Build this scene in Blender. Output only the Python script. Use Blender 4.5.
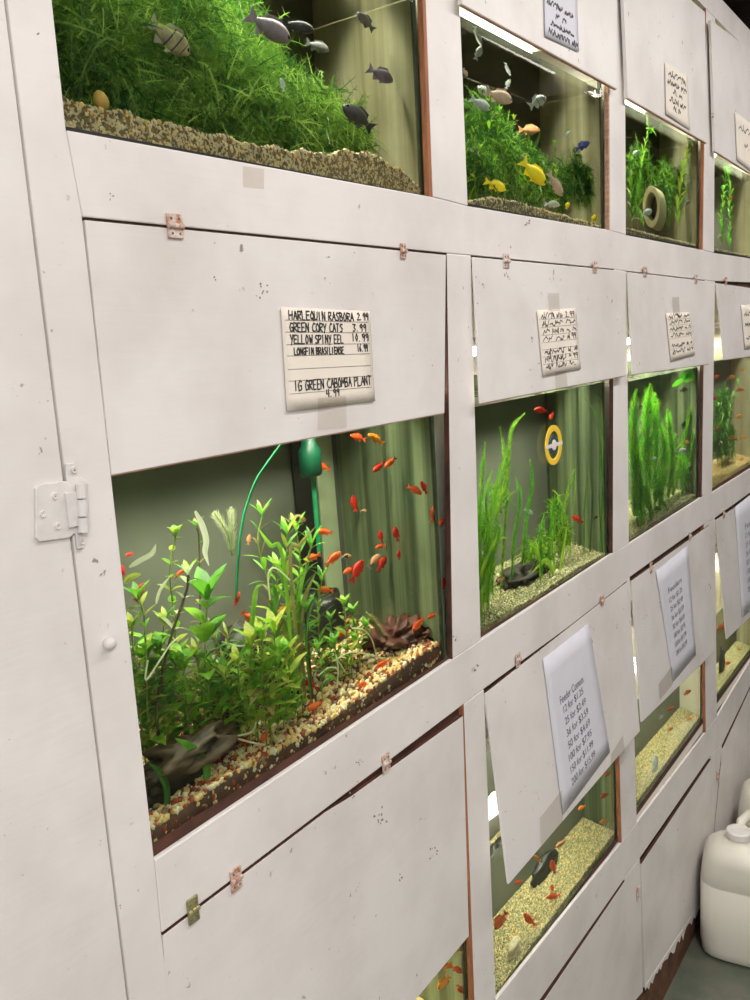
import bpy, bmesh, math, random
import numpy as np
from mathutils import Vector, Matrix
random.seed(7); rng = np.random.default_rng(7)
for o in list(bpy.data.objects): bpy.data.objects.remove(o)
SC = bpy.context.scene; COL = SC.collection
PI = math.pi

# ---------------------------------------------------------------- camera
F_PX = 881.1; YAW = -0.95152; PITCH = 1.39581; ROLL = -0.060844
U = 0.6                                   # metres from the lens to the cabinet face
CAM = Vector((-0.77566*U, -U, -0.2974*U + 1.83))
ROT = Matrix.Rotation(YAW, 3, 'Z') @ Matrix.Rotation(PITCH, 3, 'X') @ Matrix.Rotation(ROLL, 3, 'Z')
cd = bpy.data.cameras.new('camera'); cam = bpy.data.objects.new('camera', cd); COL.objects.link(cam)
cd.sensor_fit = 'VERTICAL'; cd.sensor_height = 24; cd.lens = F_PX*24/1000; cd.clip_start = 0.02
cam.matrix_world = Matrix.Translation(CAM) @ ROT.to_4x4()
SC.camera = cam

# ---------------------------------------------------------------- light, exposure
SC.view_settings.view_transform = 'Standard'; SC.view_settings.look = 'None'
SC.view_settings.gamma = 1; SC.view_settings.use_curve_mapping = False
SC.view_settings.exposure = 0.48
SC.cycles.max_bounces = 10; SC.cycles.transparent_max_bounces = 24; SC.cycles.transmission_bounces = 8
SC.cycles.caustics_reflective = False; SC.cycles.caustics_refractive = True; SC.cycles.blur_glossy = 1.0
SC.cycles.sample_clamp_indirect = 4.0
w = bpy.data.worlds.new('shop_air'); SC.world = w; w.use_nodes = True
w.node_tree.nodes['Background'].inputs[0].default_value = (0.86, 0.88, 0.97, 1)
w.node_tree.nodes['Background'].inputs[1].default_value = 0.72
TANK_W = 2.6         # watts of one aquarium lamp

def area(name, loc, rot, sx, sy, power, col=(1, 1, 1), parent=None):
    l = bpy.data.lights.new(name, 'AREA'); l.shape = 'RECTANGLE'; l.size = sx; l.size_y = sy
    l.energy = power; l.color = col
    o = bpy.data.objects.new(name, l); COL.objects.link(o); o.location = loc; o.rotation_euler = rot
    if parent: o.parent = parent
    return o
area('ceiling_lamp_light', (-1.25, -1.7, 2.66), (0, 0, 0), 1.5, 0.5, 44, (1.0, 0.955, 0.90))
area('ceiling_lamp_light', (1.7, -0.82, 2.68), (0, 0, 0), 3.8, 0.2, 32, (1.0, 0.95, 0.90))

# ---------------------------------------------------------------- measuring helpers
TH = .006                                  # thickness of the face boards
YW = 0.0125                                # front of the water
def ray(px, py):
    return (ROT @ Vector(((px-375)/F_PX, (500-py)/F_PX, -1.0))).normalized()
def at(px, py, Y=0.0):
    d = ray(px, py); return CAM + d*((Y-CAM.y)/d.y)
def refr(d):
    s = Vector((d.x, 0, d.z))/1.333
    return Vector((s.x, math.sqrt(1-s.length_squared), s.z))
def inw(px, py, Y):                        # a point seen through the water, at depth Y
    p = at(px, py, YW); d = refr(ray(px, py)); return p + d*((Y-YW)/d.y)
def on_plane(px, py, P):
    p0, n = P; d = ray(px, py); return CAM + d*((p0-CAM).dot(n)/d.dot(n))

# ---------------------------------------------------------------- materials
def mat(name):
    m = bpy.data.materials.new(name); m.use_nodes = True; nt = m.node_tree
    return m, nt, nt.nodes.get('Principled BSDF')
def lnk(nt, a, b): nt.links.new(a, b)
def noise(nt, scale, detail=3, rough=.5, vec=None):
    n = nt.nodes.new('ShaderNodeTexNoise'); n.inputs['Scale'].default_value = scale
    n.inputs['Detail'].default_value = detail; n.inputs['Roughness'].default_value = rough
    if vec: lnk(nt, vec, n.inputs['Vector'])
    return n
def ramp(nt, src, stops):
    r = nt.nodes.new('ShaderNodeValToRGB'); e = r.color_ramp.elements
    while len(e) < len(stops): e.new(.5)
    for i, (p, c) in enumerate(stops):
        e[i].position = p; e[i].color = (*c, 1) if len(c) == 3 else c
    lnk(nt, src, r.inputs[0]); return r
def mix(nt, f, a, b):
    m = nt.nodes.new('ShaderNodeMix'); m.data_type = 'RGBA'
    if hasattr(f, 'links'): lnk(nt, f, m.inputs[0])
    else: m.inputs[0].default_value = f
    for k, v in ((6, a), (7, b)):
        if hasattr(v, 'links'): lnk(nt, v, m.inputs[k])
        else: m.inputs[k].default_value = (*v, 1)
    return m.outputs[2]
def posn(nt, sc=(1, 1, 1)):
    g = nt.nodes.new('ShaderNodeNewGeometry'); mp = nt.nodes.new('ShaderNodeMapping')
    mp.inputs['Scale'].default_value = sc; lnk(nt, g.outputs['Position'], mp.inputs[0]); return mp.outputs[0]
def bump(nt, b, src, s=.3, d=.001):
    n = nt.nodes.new('ShaderNodeBump'); n.inputs['Strength'].default_value = s; n.inputs['Distance'].default_value = d
    lnk(nt, src, n.inputs['Height']); lnk(nt, n.outputs[0], b.inputs['Normal'])
def simple(name, col, rough=.5, var=.0, scale=60, metal=0, spec=.5, col2=None, bmp=0, stretch=(1, 1, 1)):
    m, nt, b = mat(name); b.inputs['Roughness'].default_value = rough; b.inputs['Metallic'].default_value = metal
    b.inputs['Specular IOR Level'].default_value = spec
    n = noise(nt, scale, 4, .6, posn(nt, stretch))
    c2 = col2 or tuple(c*(1-var) for c in col)
    lnk(nt, ramp(nt, n.outputs[0], [(.35, c2), (.65, col)]).outputs[0], b.inputs['Base Color'])
    if bmp: bump(nt, b, n.outputs[0], bmp, .002)
    return m
def paint(name, col, grime=(.40, .35, .31)):
    m, nt, b = mat(name); b.inputs['Roughness'].default_value = .42; b.inputs['Specular IOR Level'].default_value = .4
    p = posn(nt); big = noise(nt, 5, 4, .6, p); c = mix(nt, ramp(nt, big.outputs[0], [(.42, (0,)*3), (.80, (.42,)*3)]).outputs[0], col, grime)
    sp = noise(nt, 70, 3, .6, p); mk = noise(nt, 9, 2, .5, p)
    mu = nt.nodes.new('ShaderNodeMath'); mu.operation = 'MULTIPLY'
    lnk(nt, ramp(nt, sp.outputs[0], [(.66, (0,)*3), (.71, (1,)*3)]).outputs[0], mu.inputs[0])
    lnk(nt, ramp(nt, mk.outputs[0], [(.48, (0,)*3), (.60, (.8,)*3)]).outputs[0], mu.inputs[1])
    c = mix(nt, mu.outputs[0], c, (.20, .13, .10)); lnk(nt, c, b.inputs['Base Color'])
    br = noise(nt, 60, 3, .6, posn(nt, (.25, 1, 2.0))); bump(nt, b, br.outputs[0], .12, .002)
    return m
M = {}
M['paint'] = paint('chalky_white_paint', (.80, .765, .755))
M['paint_door'] = paint('white_door_paint', (.785, .755, .745))
M['inner'] = simple('inner_white_board', (.86, .80, .70), .6, .1, 8)
M['wood'] = simple('raw_reddish_wood', (.42, .16, .07), .6, .45, 20, stretch=(4, 4, .6))
M['wood_dark'] = simple('dark_wood_and_shade', (.10, .035, .02), .7, .6, 30)  # dark wood tone, also the painted shade in door gaps
M['ply'] = simple('plywood_edge', (.55, .33, .22), .7, .4, 60, stretch=(1, 1, 4))
M['kick'] = simple('peeled_brown_board', (.16, .07, .035), .75, .6, 25, bmp=.5)
M['rust'] = simple('rusty_hinge_metal', (.40, .16, .08), .7, .3, 160, col2=(.70, .60, .55), bmp=.4)
M['hinge_white'] = simple('painted_hinge_metal', (.74, .71, .70), .4, .12, 60, bmp=.2)
M['rust_white'] = simple('flaking_painted_hinge', (.72, .68, .66), .5, .3, 130, col2=(.45, .22, .12), bmp=.4)
M['brass'] = simple('tarnished_brass', (.50, .46, .22), .45, .5, 150, metal=.6, bmp=.3)
M['screw'] = simple('screw_metal', (.30, .24, .22), .4, .5, 300, metal=.5)
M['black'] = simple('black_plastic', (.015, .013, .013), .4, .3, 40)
M['silicone'] = simple('dark_silicone', (.05, .06, .04), .5, .5, 60)
M['paper'] = simple('ruled_cream_card', (.84, .77, .68), .8, .05, 20)
M['paper_white'] = simple('white_printer_paper', (.70, .70, .78), .7, .05, 20)
M['ink'] = simple('black_marker_ink', (.03, .028, .035), .6, .2)
M['print'] = simple('grey_printed_ink', (.16, .16, .20), .6, .2)
M['rule'] = simple('ruled_line_ink', (.30, .24, .24), .6, .2)
M['floor'] = simple('green_painted_concrete', (.10, .13, .095), .4, .4, 14, col2=(.17, .17, .13), bmp=.1)
M['ceil'] = simple('dark_ceiling_boards', (.07, .05, .045), .8, .4, 6, stretch=(.3, 4, 1))
M['backwall'] = simple('dark_back_wall', (.12, .06, .05), .8, .4, 4)
M['aisle'] = simple('aisle_wall_paint', (.62, .58, .53), .8, .3, 3)
M['pipe'] = simple('grey_steel_pipe', (.25, .23, .24), .4, .2, 30, metal=.3)
M['housing'] = simple('lamp_housing_enamel', (.80, .78, .74), .4, .1, 20)
def translucent(name, col, col2, scale=25, t=.35, rough=.4):
    m, nt, b = mat(name); b.inputs['Roughness'].default_value = rough
    n = noise(nt, scale, 3, .6, posn(nt)); c = ramp(nt, n.outputs[0], [(.35, col2), (.62, col)]).outputs[0]
    lnk(nt, c, b.inputs['Base Color'])
    tr = nt.nodes.new('ShaderNodeBsdfTranslucent'); lnk(nt, c, tr.inputs[0])
    mx = nt.nodes.new('ShaderNodeMixShader'); mx.inputs[0].default_value = t
    lnk(nt, b.outputs[0], mx.inputs[1]); lnk(nt, tr.outputs[0], mx.inputs[2]); lnk(nt, mx.outputs[0], nt.nodes['Material Output'].inputs[0])
    return m
M['leaf'] = translucent('bright_green_leaf', (.34, .62, .05), (.14, .38, .03))
M['leaf_mid'] = translucent('mid_green_leaf', (.16, .42, .04), (.07, .22, .03))
M['leaf_dark'] = translucent('dark_green_leaf', (.06, .20, .03), (.03, .10, .02))
M['leaf_yel'] = translucent('yellow_green_leaf', (.62, .66, .12), (.36, .46, .06))
M['leaf_old'] = translucent('faded_olive_leaf', (.45, .38, .14), (.25, .22, .07))
M['leaf_pale'] = translucent('bleached_leaf', (.92, .92, .74), (.80, .82, .58), t=.3)
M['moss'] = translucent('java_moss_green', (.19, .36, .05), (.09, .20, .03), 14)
M['moss_pale'] = translucent('pale_moss_green', (.40, .60, .13), (.22, .40, .06), 14)  # paler strands, mixed in at random
M['feather'] = translucent('vivid_fan_leaf_green', (.22, .72, .03), (.08, .42, .02), 20)
M['feather_yel'] = translucent('lime_fan_leaf_green', (.55, .78, .06), (.26, .5, .04), 20)
M['stem'] = simple('brown_plant_stem', (.11, .07, .03), .6, .3)
M['stem_green'] = simple('green_plant_stem', (.30, .38, .08), .6, .3)
M['drift'] = simple('wet_driftwood', (.12, .068, .035), .6, .85, 30, bmp=.8, stretch=(.5, 2, 2))
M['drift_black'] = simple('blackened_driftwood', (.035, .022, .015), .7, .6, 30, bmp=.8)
M['drift_red'] = simple('red_brown_driftwood', (.12, .025, .014), .6, .7, 35, bmp=.8, col2=(.045, .02, .012))
M['g_cream'] = simple('cream_pebble', (.90, .62, .26), .5, .2, 90)
M['g_white'] = simple('white_pebble', (.88, .80, .58), .5, .15, 90)
M['g_red'] = simple('red_brown_pebble', (.38, .05, .02), .5, .4, 90)
M['g_brown'] = simple('brown_pebble', (.34, .20, .09), .5, .4, 90)
M['g_yel'] = simple('pale_yellow_gravel', (.58, .52, .28), .6, .3, 90)
M['g_olive'] = simple('olive_gravel', (.34, .31, .15), .6, .4, 90)
M['g_grey'] = simple('beige_gravel', (.82, .68, .47), .6, .3, 90)
M['g_dk'] = simple('dark_grey_gravel', (.20, .16, .10), .6, .3, 90)
for k, c, d in (('orange', (.95, .17, .03), (.75, .07, .02)), ('red', (.75, .03, .015), (.5, .02, .01)), ('gold', (1, .42, .04), (.85, .22, .02)),
                ('yellow', (1, .86, .02), (1, .70, .01)), ('grey', (.22, .21, .22), (.12, .12, .13)), ('dark', (.05, .045, .06), (.02, .02, .03)),
                ('tan', (.50, .40, .22), (.22, .17, .10)), ('pink', (.66, .46, .40), (.50, .34, .32)), ('blue', (.06, .08, .38), (.03, .04, .2)),
                ('silver', (.62, .66, .66), (.40, .45, .48)), ('mauve', (.22, .17, .24), (.12, .09, .14)), ('copper', (.70, .36, .18), (.5, .22, .1))):
    M['f_'+k] = simple(k+'_fish_scales', c, .35, 0, 70, col2=d)
M['fin_clear'] = translucent('pale_fin', (.55, .5, .42), (.4, .36, .3), t=.5)
M['eye'] = simple('black_fish_eye', (.01, .01, .01), .2)
M['snail'] = simple('ochre_snail_shell', (.75, .45, .12), .35, .3, 60)
M['green_plastic'] = simple('green_filter_plastic', (.002, .07, .035), .35, .3, 30)
M['tube_green'] = translucent('green_airline', (.03, .36, .15), (.02, .26, .10), t=.3, rough=.2)
M['terracotta'] = simple('cream_clay_pipe', (.55, .48, .26), .7, .2, 40)
M['ring'] = simple('yellow_orange_ring', (1, .66, .06), .4, .2, 30)
M['white_pl'] = simple('white_plastic', (.80, .76, .74), .35, .05)
M['dial'] = simple('dark_dial_face', (.05, .08, .10), .3, .2)
m, nt, b = mat('milky_jug_plastic'); M['jug'] = m
b.inputs['Base Color'].default_value = (.80, .77, .68, 1); b.inputs['Roughness'].default_value = .38
b.inputs['Subsurface Weight'].default_value = .35; b.inputs['Subsurface Radius'].default_value = (.03, .028, .02)
m, nt, b = mat('glossy_red_liquid'); b.inputs['Base Color'].default_value = (.4, .02, .02, 1)
# glass pane: clear, slightly green, mirror-like only by Fresnel
def clear(name, ior, tint, rough=0.0, bumpy=False, under=False):
    m = bpy.data.materials.new(name); m.use_nodes = True; nt = m.node_tree; nt.nodes.clear()
    out = nt.nodes.new('ShaderNodeOutputMaterial'); mx = nt.nodes.new('ShaderNodeMixShader')
    t = nt.nodes.new('ShaderNodeBsdfTransparent'); t.inputs[0].default_value = (*tint, 1)
    g = nt.nodes.new('ShaderNodeBsdfGlossy'); g.inputs['Roughness'].default_value = rough
    fr = nt.nodes.new('ShaderNodeFresnel'); fr.inputs[0].default_value = ior
    if bumpy:
        n = noise(nt, 14, 2, .5, posn(nt)); bp = nt.nodes.new('ShaderNodeBump'); bp.inputs['Strength'].default_value = .25; bp.inputs['Distance'].default_value = .004
        lnk(nt, n.outputs[0], bp.inputs['Height']); lnk(nt, bp.outputs[0], fr.inputs[1]); lnk(nt, bp.outputs[0], g.inputs['Normal'])
    fac = fr.outputs[0]
    if not under:                                        # a thin sheet mirrors on its outer side only
        ge = nt.nodes.new('ShaderNodeNewGeometry'); sb = nt.nodes.new('ShaderNodeMath'); sb.operation = 'SUBTRACT'; sb.inputs[0].default_value = 1
        lnk(nt, ge.outputs['Backfacing'], sb.inputs[1]); ml = nt.nodes.new('ShaderNodeMath'); ml.operation = 'MULTIPLY'
        lnk(nt, fac, ml.inputs[0]); lnk(nt, sb.outputs[0], ml.inputs[1]); fac = ml.outputs[0]
    lnk(nt, fac, mx.inputs[0]); lnk(nt, t.outputs[0], mx.inputs[1]); lnk(nt, g.outputs[0], mx.inputs[2]); lnk(nt, mx.outputs[0], out.inputs[0])
    return m
M['glass'] = clear('aquarium_glass', 1.12, (.95, .98, .94))
M['tape'] = clear('clear_sticky_tape', 1.3, (.965, .955, .94), .3)
M['surface'] = clear('water_surface', 1.333, (.97, 1, .97), 0, True, True)
m = bpy.data.materials.new('clear_water'); m.use_nodes = True; nt = m.node_tree; nt.nodes.clear()
out = nt.nodes.new('ShaderNodeOutputMaterial'); g = nt.nodes.new('ShaderNodeBsdfGlass'); g.inputs['IOR'].default_value = 1.333
g.inputs['Roughness'].default_value = 0; g.inputs['Color'].default_value = (.985, 1, .97, 1); lnk(nt, g.outputs[0], out.inputs[0]); M['water'] = m
def algae(name, base, streak, scale=(30, 30, 1.2), amount=(.35, .7), rough=.35):
    m, nt, b = mat(name); b.inputs['Roughness'].default_value = rough
    n = noise(nt, 1.0, 5, .65, posn(nt, scale)); n2 = noise(nt, 9, 4, .6, posn(nt))
    c = ramp(nt, n.outputs[0], [(amount[0], base), (amount[1], streak)]).outputs[0]
    c = mix(nt, ramp(nt, n2.outputs[0], [(.4, (0,)*3), (.8, (.5,)*3)]).outputs[0], c, tuple(x*.55 for x in base))
    lnk(nt, c, b.inputs['Base Color']); return m
M['side_green'] = algae('streaked_green_algae_glass', (.045, .062, .032), (.26, .31, .17), (22, 22, .5), (.40, .66))
M['side_tan'] = algae('filmy_tan_glass', (.20, .18, .10), (.48, .44, .31), (14, 14, .6), (.35, .65))
M['back_green'] = algae('dark_green_backing', (.10, .105, .085), (.165, .17, .14), (4, 4, 3), (.3, .8))
M['back_dark'] = algae('dark_brown_backing', (.060, .045, .03), (.10, .09, .05), (5, 5, 3), (.3, .8))
M['back_pale'] = algae('pale_reflection_band', (.36, .42, .26), (.50, .56, .38), (40, 40, 1), (.3, .8))  # reflection band, carried by the colour

# ---------------------------------------------------------------- mesh helpers
class MB:
    def __init__(s): s.v = []; s.f = []; s.m = []
    def add(s, vs, fs, mi=0):
        k = len(s.v); s.v += [tuple(v) for v in vs]; s.f += [tuple(i+k for i in f) for f in fs]; s.m += [mi]*len(fs)
    def box(s, lo, hi, mi=0):
        x0, y0, z0 = lo; x1, y1, z1 = hi
        s.add([(x0, y0, z0), (x1, y0, z0), (x1, y1, z0), (x0, y1, z0), (x0, y0, z1), (x1, y0, z1), (x1, y1, z1), (x0, y1, z1)],
              [(0, 3, 2, 1), (4, 5, 6, 7), (0, 1, 5, 4), (1, 2, 6, 5), (2, 3, 7, 6), (3, 0, 4, 7)], mi)
    def prism(s, pts, off, mi=0):
        n = len(pts); off = Vector(off)
        s.add([Vector(p) for p in pts]+[Vector(p)+off for p in pts],
              [tuple(range(n)), tuple(range(2*n-1, n-1, -1))]+[(i, i+n, (i+1) % n+n, (i+1) % n) for i in range(n)], mi)
    def tube(s, pts, r, n=6, mi=0, cap=True):
        pts = [Vector(p) for p in pts]; R = r if hasattr(r, '__len__') else [r]*len(pts); k = len(s.v); rings = []
        for i, p in enumerate(pts):
            t = (pts[min(i+1, len(pts)-1)]-pts[max(i-1, 0)]).normalized()
            a = t.cross(Vector((0, 1, .13))); a = a.normalized() if a.length > .05 else t.cross(Vector((1, 0, 0))).normalized(); bb = t.cross(a)
            rings.append([p+(a*math.cos(2*PI*j/n)+bb*math.sin(2*PI*j/n))*R[i] for j in range(n)])
        vs = [v for g in rings for v in g]; fs = []
        for i in range(len(pts)-1):
            for j in range(n): fs.append((i*n+j, i*n+(j+1) % n, (i+1)*n+(j+1) % n, (i+1)*n+j))
        if cap: fs += [tuple(range(n-1, -1, -1)), tuple((len(pts)-1)*n+j for j in range(n))]
        s.add(vs, fs, mi)
    def lathe(s, c, axis, prof, n=20, mi=0):
        c = Vector(c); ax = Vector(axis).normalized(); a = ax.cross(Vector((.3, .9, .2))).normalized(); bb = ax.cross(a)
        vs = [c+ax*h+(a*math.cos(2*PI*j/n)+bb*math.sin(2*PI*j/n))*r for r, h in prof for j in range(n)]; fs = []
        for i in range(len(prof)-1):
            for j in range(n): fs.append((i*n+j, i*n+(j+1) % n, (i+1)*n+(j+1) % n, (i+1)*n+j))
        fs += [tuple(range(n-1, -1, -1)), tuple((len(prof)-1)*n+j for j in range(n))]
        s.add(vs, fs, mi)
    def leaf(s, p, d, up, L, W, curl=.3, mi=0, seg=4, prof=None):
        p = Vector(p); d = Vector(d).normalized(); sd = d.cross(Vector(up))
        sd = sd.normalized() if sd.length > .05 else d.cross(Vector((1, .2, 0))).normalized(); nn = sd.cross(d)
        prof = prof or [.25, .85, 1.0, .75, .08]; vs = []
        for i in range(seg+1):
            t = i/seg; c = p+d*(L*t)-nn*(curl*L*t*t); ww = W*.5*prof[min(int(t*(len(prof)-1)+.5), len(prof)-1)]
            vs += [c-sd*ww+nn*ww*.25, c, c+sd*ww+nn*ww*.25]
        fs = []
        for i in range(seg): fs += [(3*i, 3*i+1, 3*i+4, 3*i+3), (3*i+1, 3*i+2, 3*i+5, 3*i+4)]
        s.add(vs, fs, mi)
    def build(s, name, mats, parent=None, smooth=False, bevel=0, origin=None, fix=True):
        me = bpy.data.meshes.new(name); me.from_pydata(s.v, [], s.f); me.update()
        for m_ in (mats if isinstance(mats, (list, tuple)) else [mats]): me.materials.append(m_)
        me.polygons.foreach_set('material_index', s.m)
        if fix:
            bm = bmesh.new(); bm.from_mesh(me); bmesh.ops.recalc_face_normals(bm, faces=bm.faces); bm.to_mesh(me); bm.free()
        if smooth: me.shade_smooth()
        o = bpy.data.objects.new(name, me); COL.objects.link(o)
        org = Vector(origin) if origin is not None else None
        if parent is not None:
            org = Vector((0, 0, 0)) if org is None else org
            o.parent = parent; pm = wloc(parent)
            me.transform(Matrix.Translation(-pm)); 
        elif org is not None:
            me.transform(Matrix.Translation(-org)); o.location = org
        if bevel:
            bv = o.modifiers.new('soft_edges', 'BEVEL'); bv.width = bevel; bv.segments = 2; bv.limit_method = 'ANGLE'
        return o
def wloc(o):
    p = Vector(o.location)
    while o.parent: o = o.parent; p += o.location
    return p
def tag(o, label=None, cat=None, group=None, kind=None):
    if label: o['label'] = label
    if cat: o['category'] = cat
    if group: o['group'] = group
    if kind: o['kind'] = kind
    return o
def thing(name, loc, label, cat, group=None, kind=None):
    o = bpy.data.objects.new(name, None); COL.objects.link(o); o.location = loc; o.empty_display_size = .05
    return tag(o, label, cat, group, kind)

# ---------------------------------------------------------------- the room
def struct(name, mb, m): return tag(mb.build(name, m), kind='structure')
mb = MB(); mb.box((-3, -4, -.05), (7, 1.2, 0)); struct('floor', mb, M['floor'])
mb = MB(); mb.box((-3, -4, 2.75), (7, 1.2, 2.85)); struct('ceiling', mb, M['ceil'])
mb = MB(); mb.box((-3, 1.2, 0), (7, 1.3, 2.75)); struct('wall_back', mb, M['backwall'])
mb = MB(); mb.box((-3, -2.6, 0), (7, -2.5, 2.75)); struct('wall_front', mb, M['aisle'])
mb = MB(); mb.box((6.9, -2.5, 0), (7, 1.2, 2.75)); struct('wall_right', mb, M['aisle'])
for k in range(5):
    mb = MB(); mb.box((2.2+k*.9, -3.9, 2.60), (2.26+k*.9, 1.2, 2.75)); tag(mb.build('trim_%d' % (k+1), M['ceil']), kind='structure')

# ---------------------------------------------------------------- grid of the cabinet face
W_ = .9256*U; G_ = .1324*U; P_ = W_+G_
LZ = dict(T=1.0, R=.905, C=0, A=-.1115, B=-1.032, D=-1.156, E=-2.065, F=-2.20, K=-2.90, Z=-3.05)
PXN = {('C', 0): (67, 130), ('C', 1): (433, 197), ('C', 2): (468, 206), ('C', 3): (610, 230), ('C', 4): (626, 235), ('C', 5): (703, 250), ('C', 6): (714, 253),
       ('A', 0): (83, 217), ('A', 1): (447, 253), ('A', 2): (471, 255), ('A', 3): (614, 269), ('A', 4): (627, 271), ('A', 5): (705, 280), ('A', 6): (715, 281),
       ('B', 0): (155, 860), ('B', 1): (453, 659), ('B', 2): (481, 640), ('B', 3): (613, 553), ('B', 4): (629, 544), ('B', 5): (702, 497), ('B', 6): (712, 493),
       ('D', 0): (162, 933), ('D', 1): (464, 704), ('D', 2): (484, 689), ('D', 3): (615, 593), ('D', 4): (630, 577), ('D', 5): (704, 524), ('D', 6): (715, 518),
       ('E', 2): (496, 1000), ('E', 3): (622, 842), ('E', 4): (637, 823), ('E', 5): (706, 732), ('E', 6): (717, 717),
       ('F', 3): (625, 878), ('F', 4): (640, 858), ('F', 5): (711, 755), ('F', 6): (722, 745), ('K', 3): (626, 1012), ('K', 4): (643, 992), ('K', 5): (714, 886)}
NE = 12
def ex(i): return (i//2)*P_+(W_ if i % 2 else 0)
def N(l, i):
    if (l, i) in PXN: return at(*PXN[(l, i)])
    return Vector((ex(i), 0, LZ[l]*U+1.83))
cab = thing('aquarium_cabinet', (0, 0, 0), 'white painted wooden cabinet wall holding rows of lit aquariums behind hinged flaps', 'cabinet')
def rail(a, b):
    mb = MB(); mb.prism([N(a, i) for i in range(NE)]+[N(b, i) for i in range(NE-1, -1, -1)], (0, TH, 0)); mb.build('rail', M['paint'], cab, bevel=.0012)
XL = -.0712*U
mb = MB(); ls = ['T', 'R', 'C', 'A', 'B', 'D', 'E', 'F', 'K', 'Z']
mb.prism([N(l, 0)+Vector((-.0006, 0, 0)) for l in ls]+[Vector((XL, 0, 0)), Vector((XL, 0, LZ['T']*U+1.83))], (0, TH, 0)); post0 = mb.build('post', M['paint'], cab, bevel=.0012)
for a, b in (('T', 'R'), ('C', 'A'), ('B', 'D'), ('E', 'F')): rail(a, b)
for k in range(1, NE-1, 2):
    for a, b in (('R', 'C'), ('A', 'B'), ('D', 'E'), ('F', 'K')):
        e = Vector((0, 0, .0005))
        mb = MB(); mb.prism([N(a, k)-e, N(a, k+1)-e, N(b, k+1)+e, N(b, k)+e], (0, TH, 0)); mb.build('post', M['paint'], cab, bevel=.0012)
# peeled kick board with a ragged painted edge
mb = MB(); mb.box((0, .004, 0), (5*P_+W_, .02, -2.86*U+1.83)); mb.build('kick_board', M['kick'], cab)
# raw wooden jambs on the far side of the openings
for (a, b) in (('R', 'C'), ('A', 'B'), ('D', 'E')):
    for k in (1, 3, 5, 7):
        t = .0075 if (a, k) in (('R', 1),) else (.0015 if a == 'A' and k < 4 else .005)
        mt = {'R': 'wood', 'A': 'wood_dark', 'D': 'wood'}[a]
        if (a, k) == ('R', 3): mt = 'ply'
        p, q = N(a, k), N(b, k)
        mb = MB(); mb.prism([p+Vector((-t, .0005, 0)), p+Vector((0, .0005, 0)), q+Vector((0, .0005, 0)), q+Vector((-t, .0005, 0))], (0, .0075, 0)); mb.build('jamb', M[mt], cab)
# carcass: partitions, shelves, top and back board
DY = .46
for k in range(6):
    x = k*P_-G_/2; mb = MB(); mb.box((x-.009, TH+.001, .02), (x+.009, DY, .99*U+1.83)); mb.build('partition', M['inner'], cab)
for z in (LZ['C'], LZ['B'], LZ['E']):
    for k in range(5):
        mb = MB(); mb.box((k*P_-G_/2+.0095, TH+.001, z*U+1.83-.026), ((k+1)*P_-G_/2-.0095, DY, z*U+1.83-.004)); mb.build('shelf', M['inner'], cab)
for k in range(5):                                        # roof of every lamp compartment
    for z in (LZ['A'], LZ['D'], LZ['R']):
        mb = MB(); mb.box((k*P_-G_/2+.0095, TH+.001, z*U+1.83+.002), ((k+1)*P_-G_/2-.0095, DY, z*U+1.83+.012)); mb.build('shelf', M['inner'], cab)
for l in ('A', 'D', 'F'):  # dark wood strips added behind hinge gaps, whose shade is in their colour
    for k in range(0, 10, 2):
        p, q = N(l, k), N(l, k+1); y = TH+.0002; mb = MB(); mb.prism([(p.x+.002, y, p.z+.014), (q.x-.002, y, q.z+.014), (q.x-.002, y, q.z-.016), (p.x+.002, y, p.z-.016)], (0, .0005, 0)); mb.build('gap_shade_batten', M['wood_dark'], cab)
for k in range(0, 10, 2):  # dark sheet added behind the lower doors; gap shade put into its colour
    p, q, r_, t_ = N('F', k), N('F', k+1), N('K', k+1), N('K', k); y = TH+.0002
    mb = MB(); mb.prism([(a.x+d, y, a.z) for a, d in ((p, .002), (q, -.002), (r_, -.002), (t_, .002))], (0, .0005, 0)); mb.build('gap_shade_sheet', M['wood_dark'], cab)
mb = MB(); mb.box((-G_, DY+.001, 0), (5*P_, DY+.012, 2.42)); mb.build('back_board', M['inner'], cab)
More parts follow.
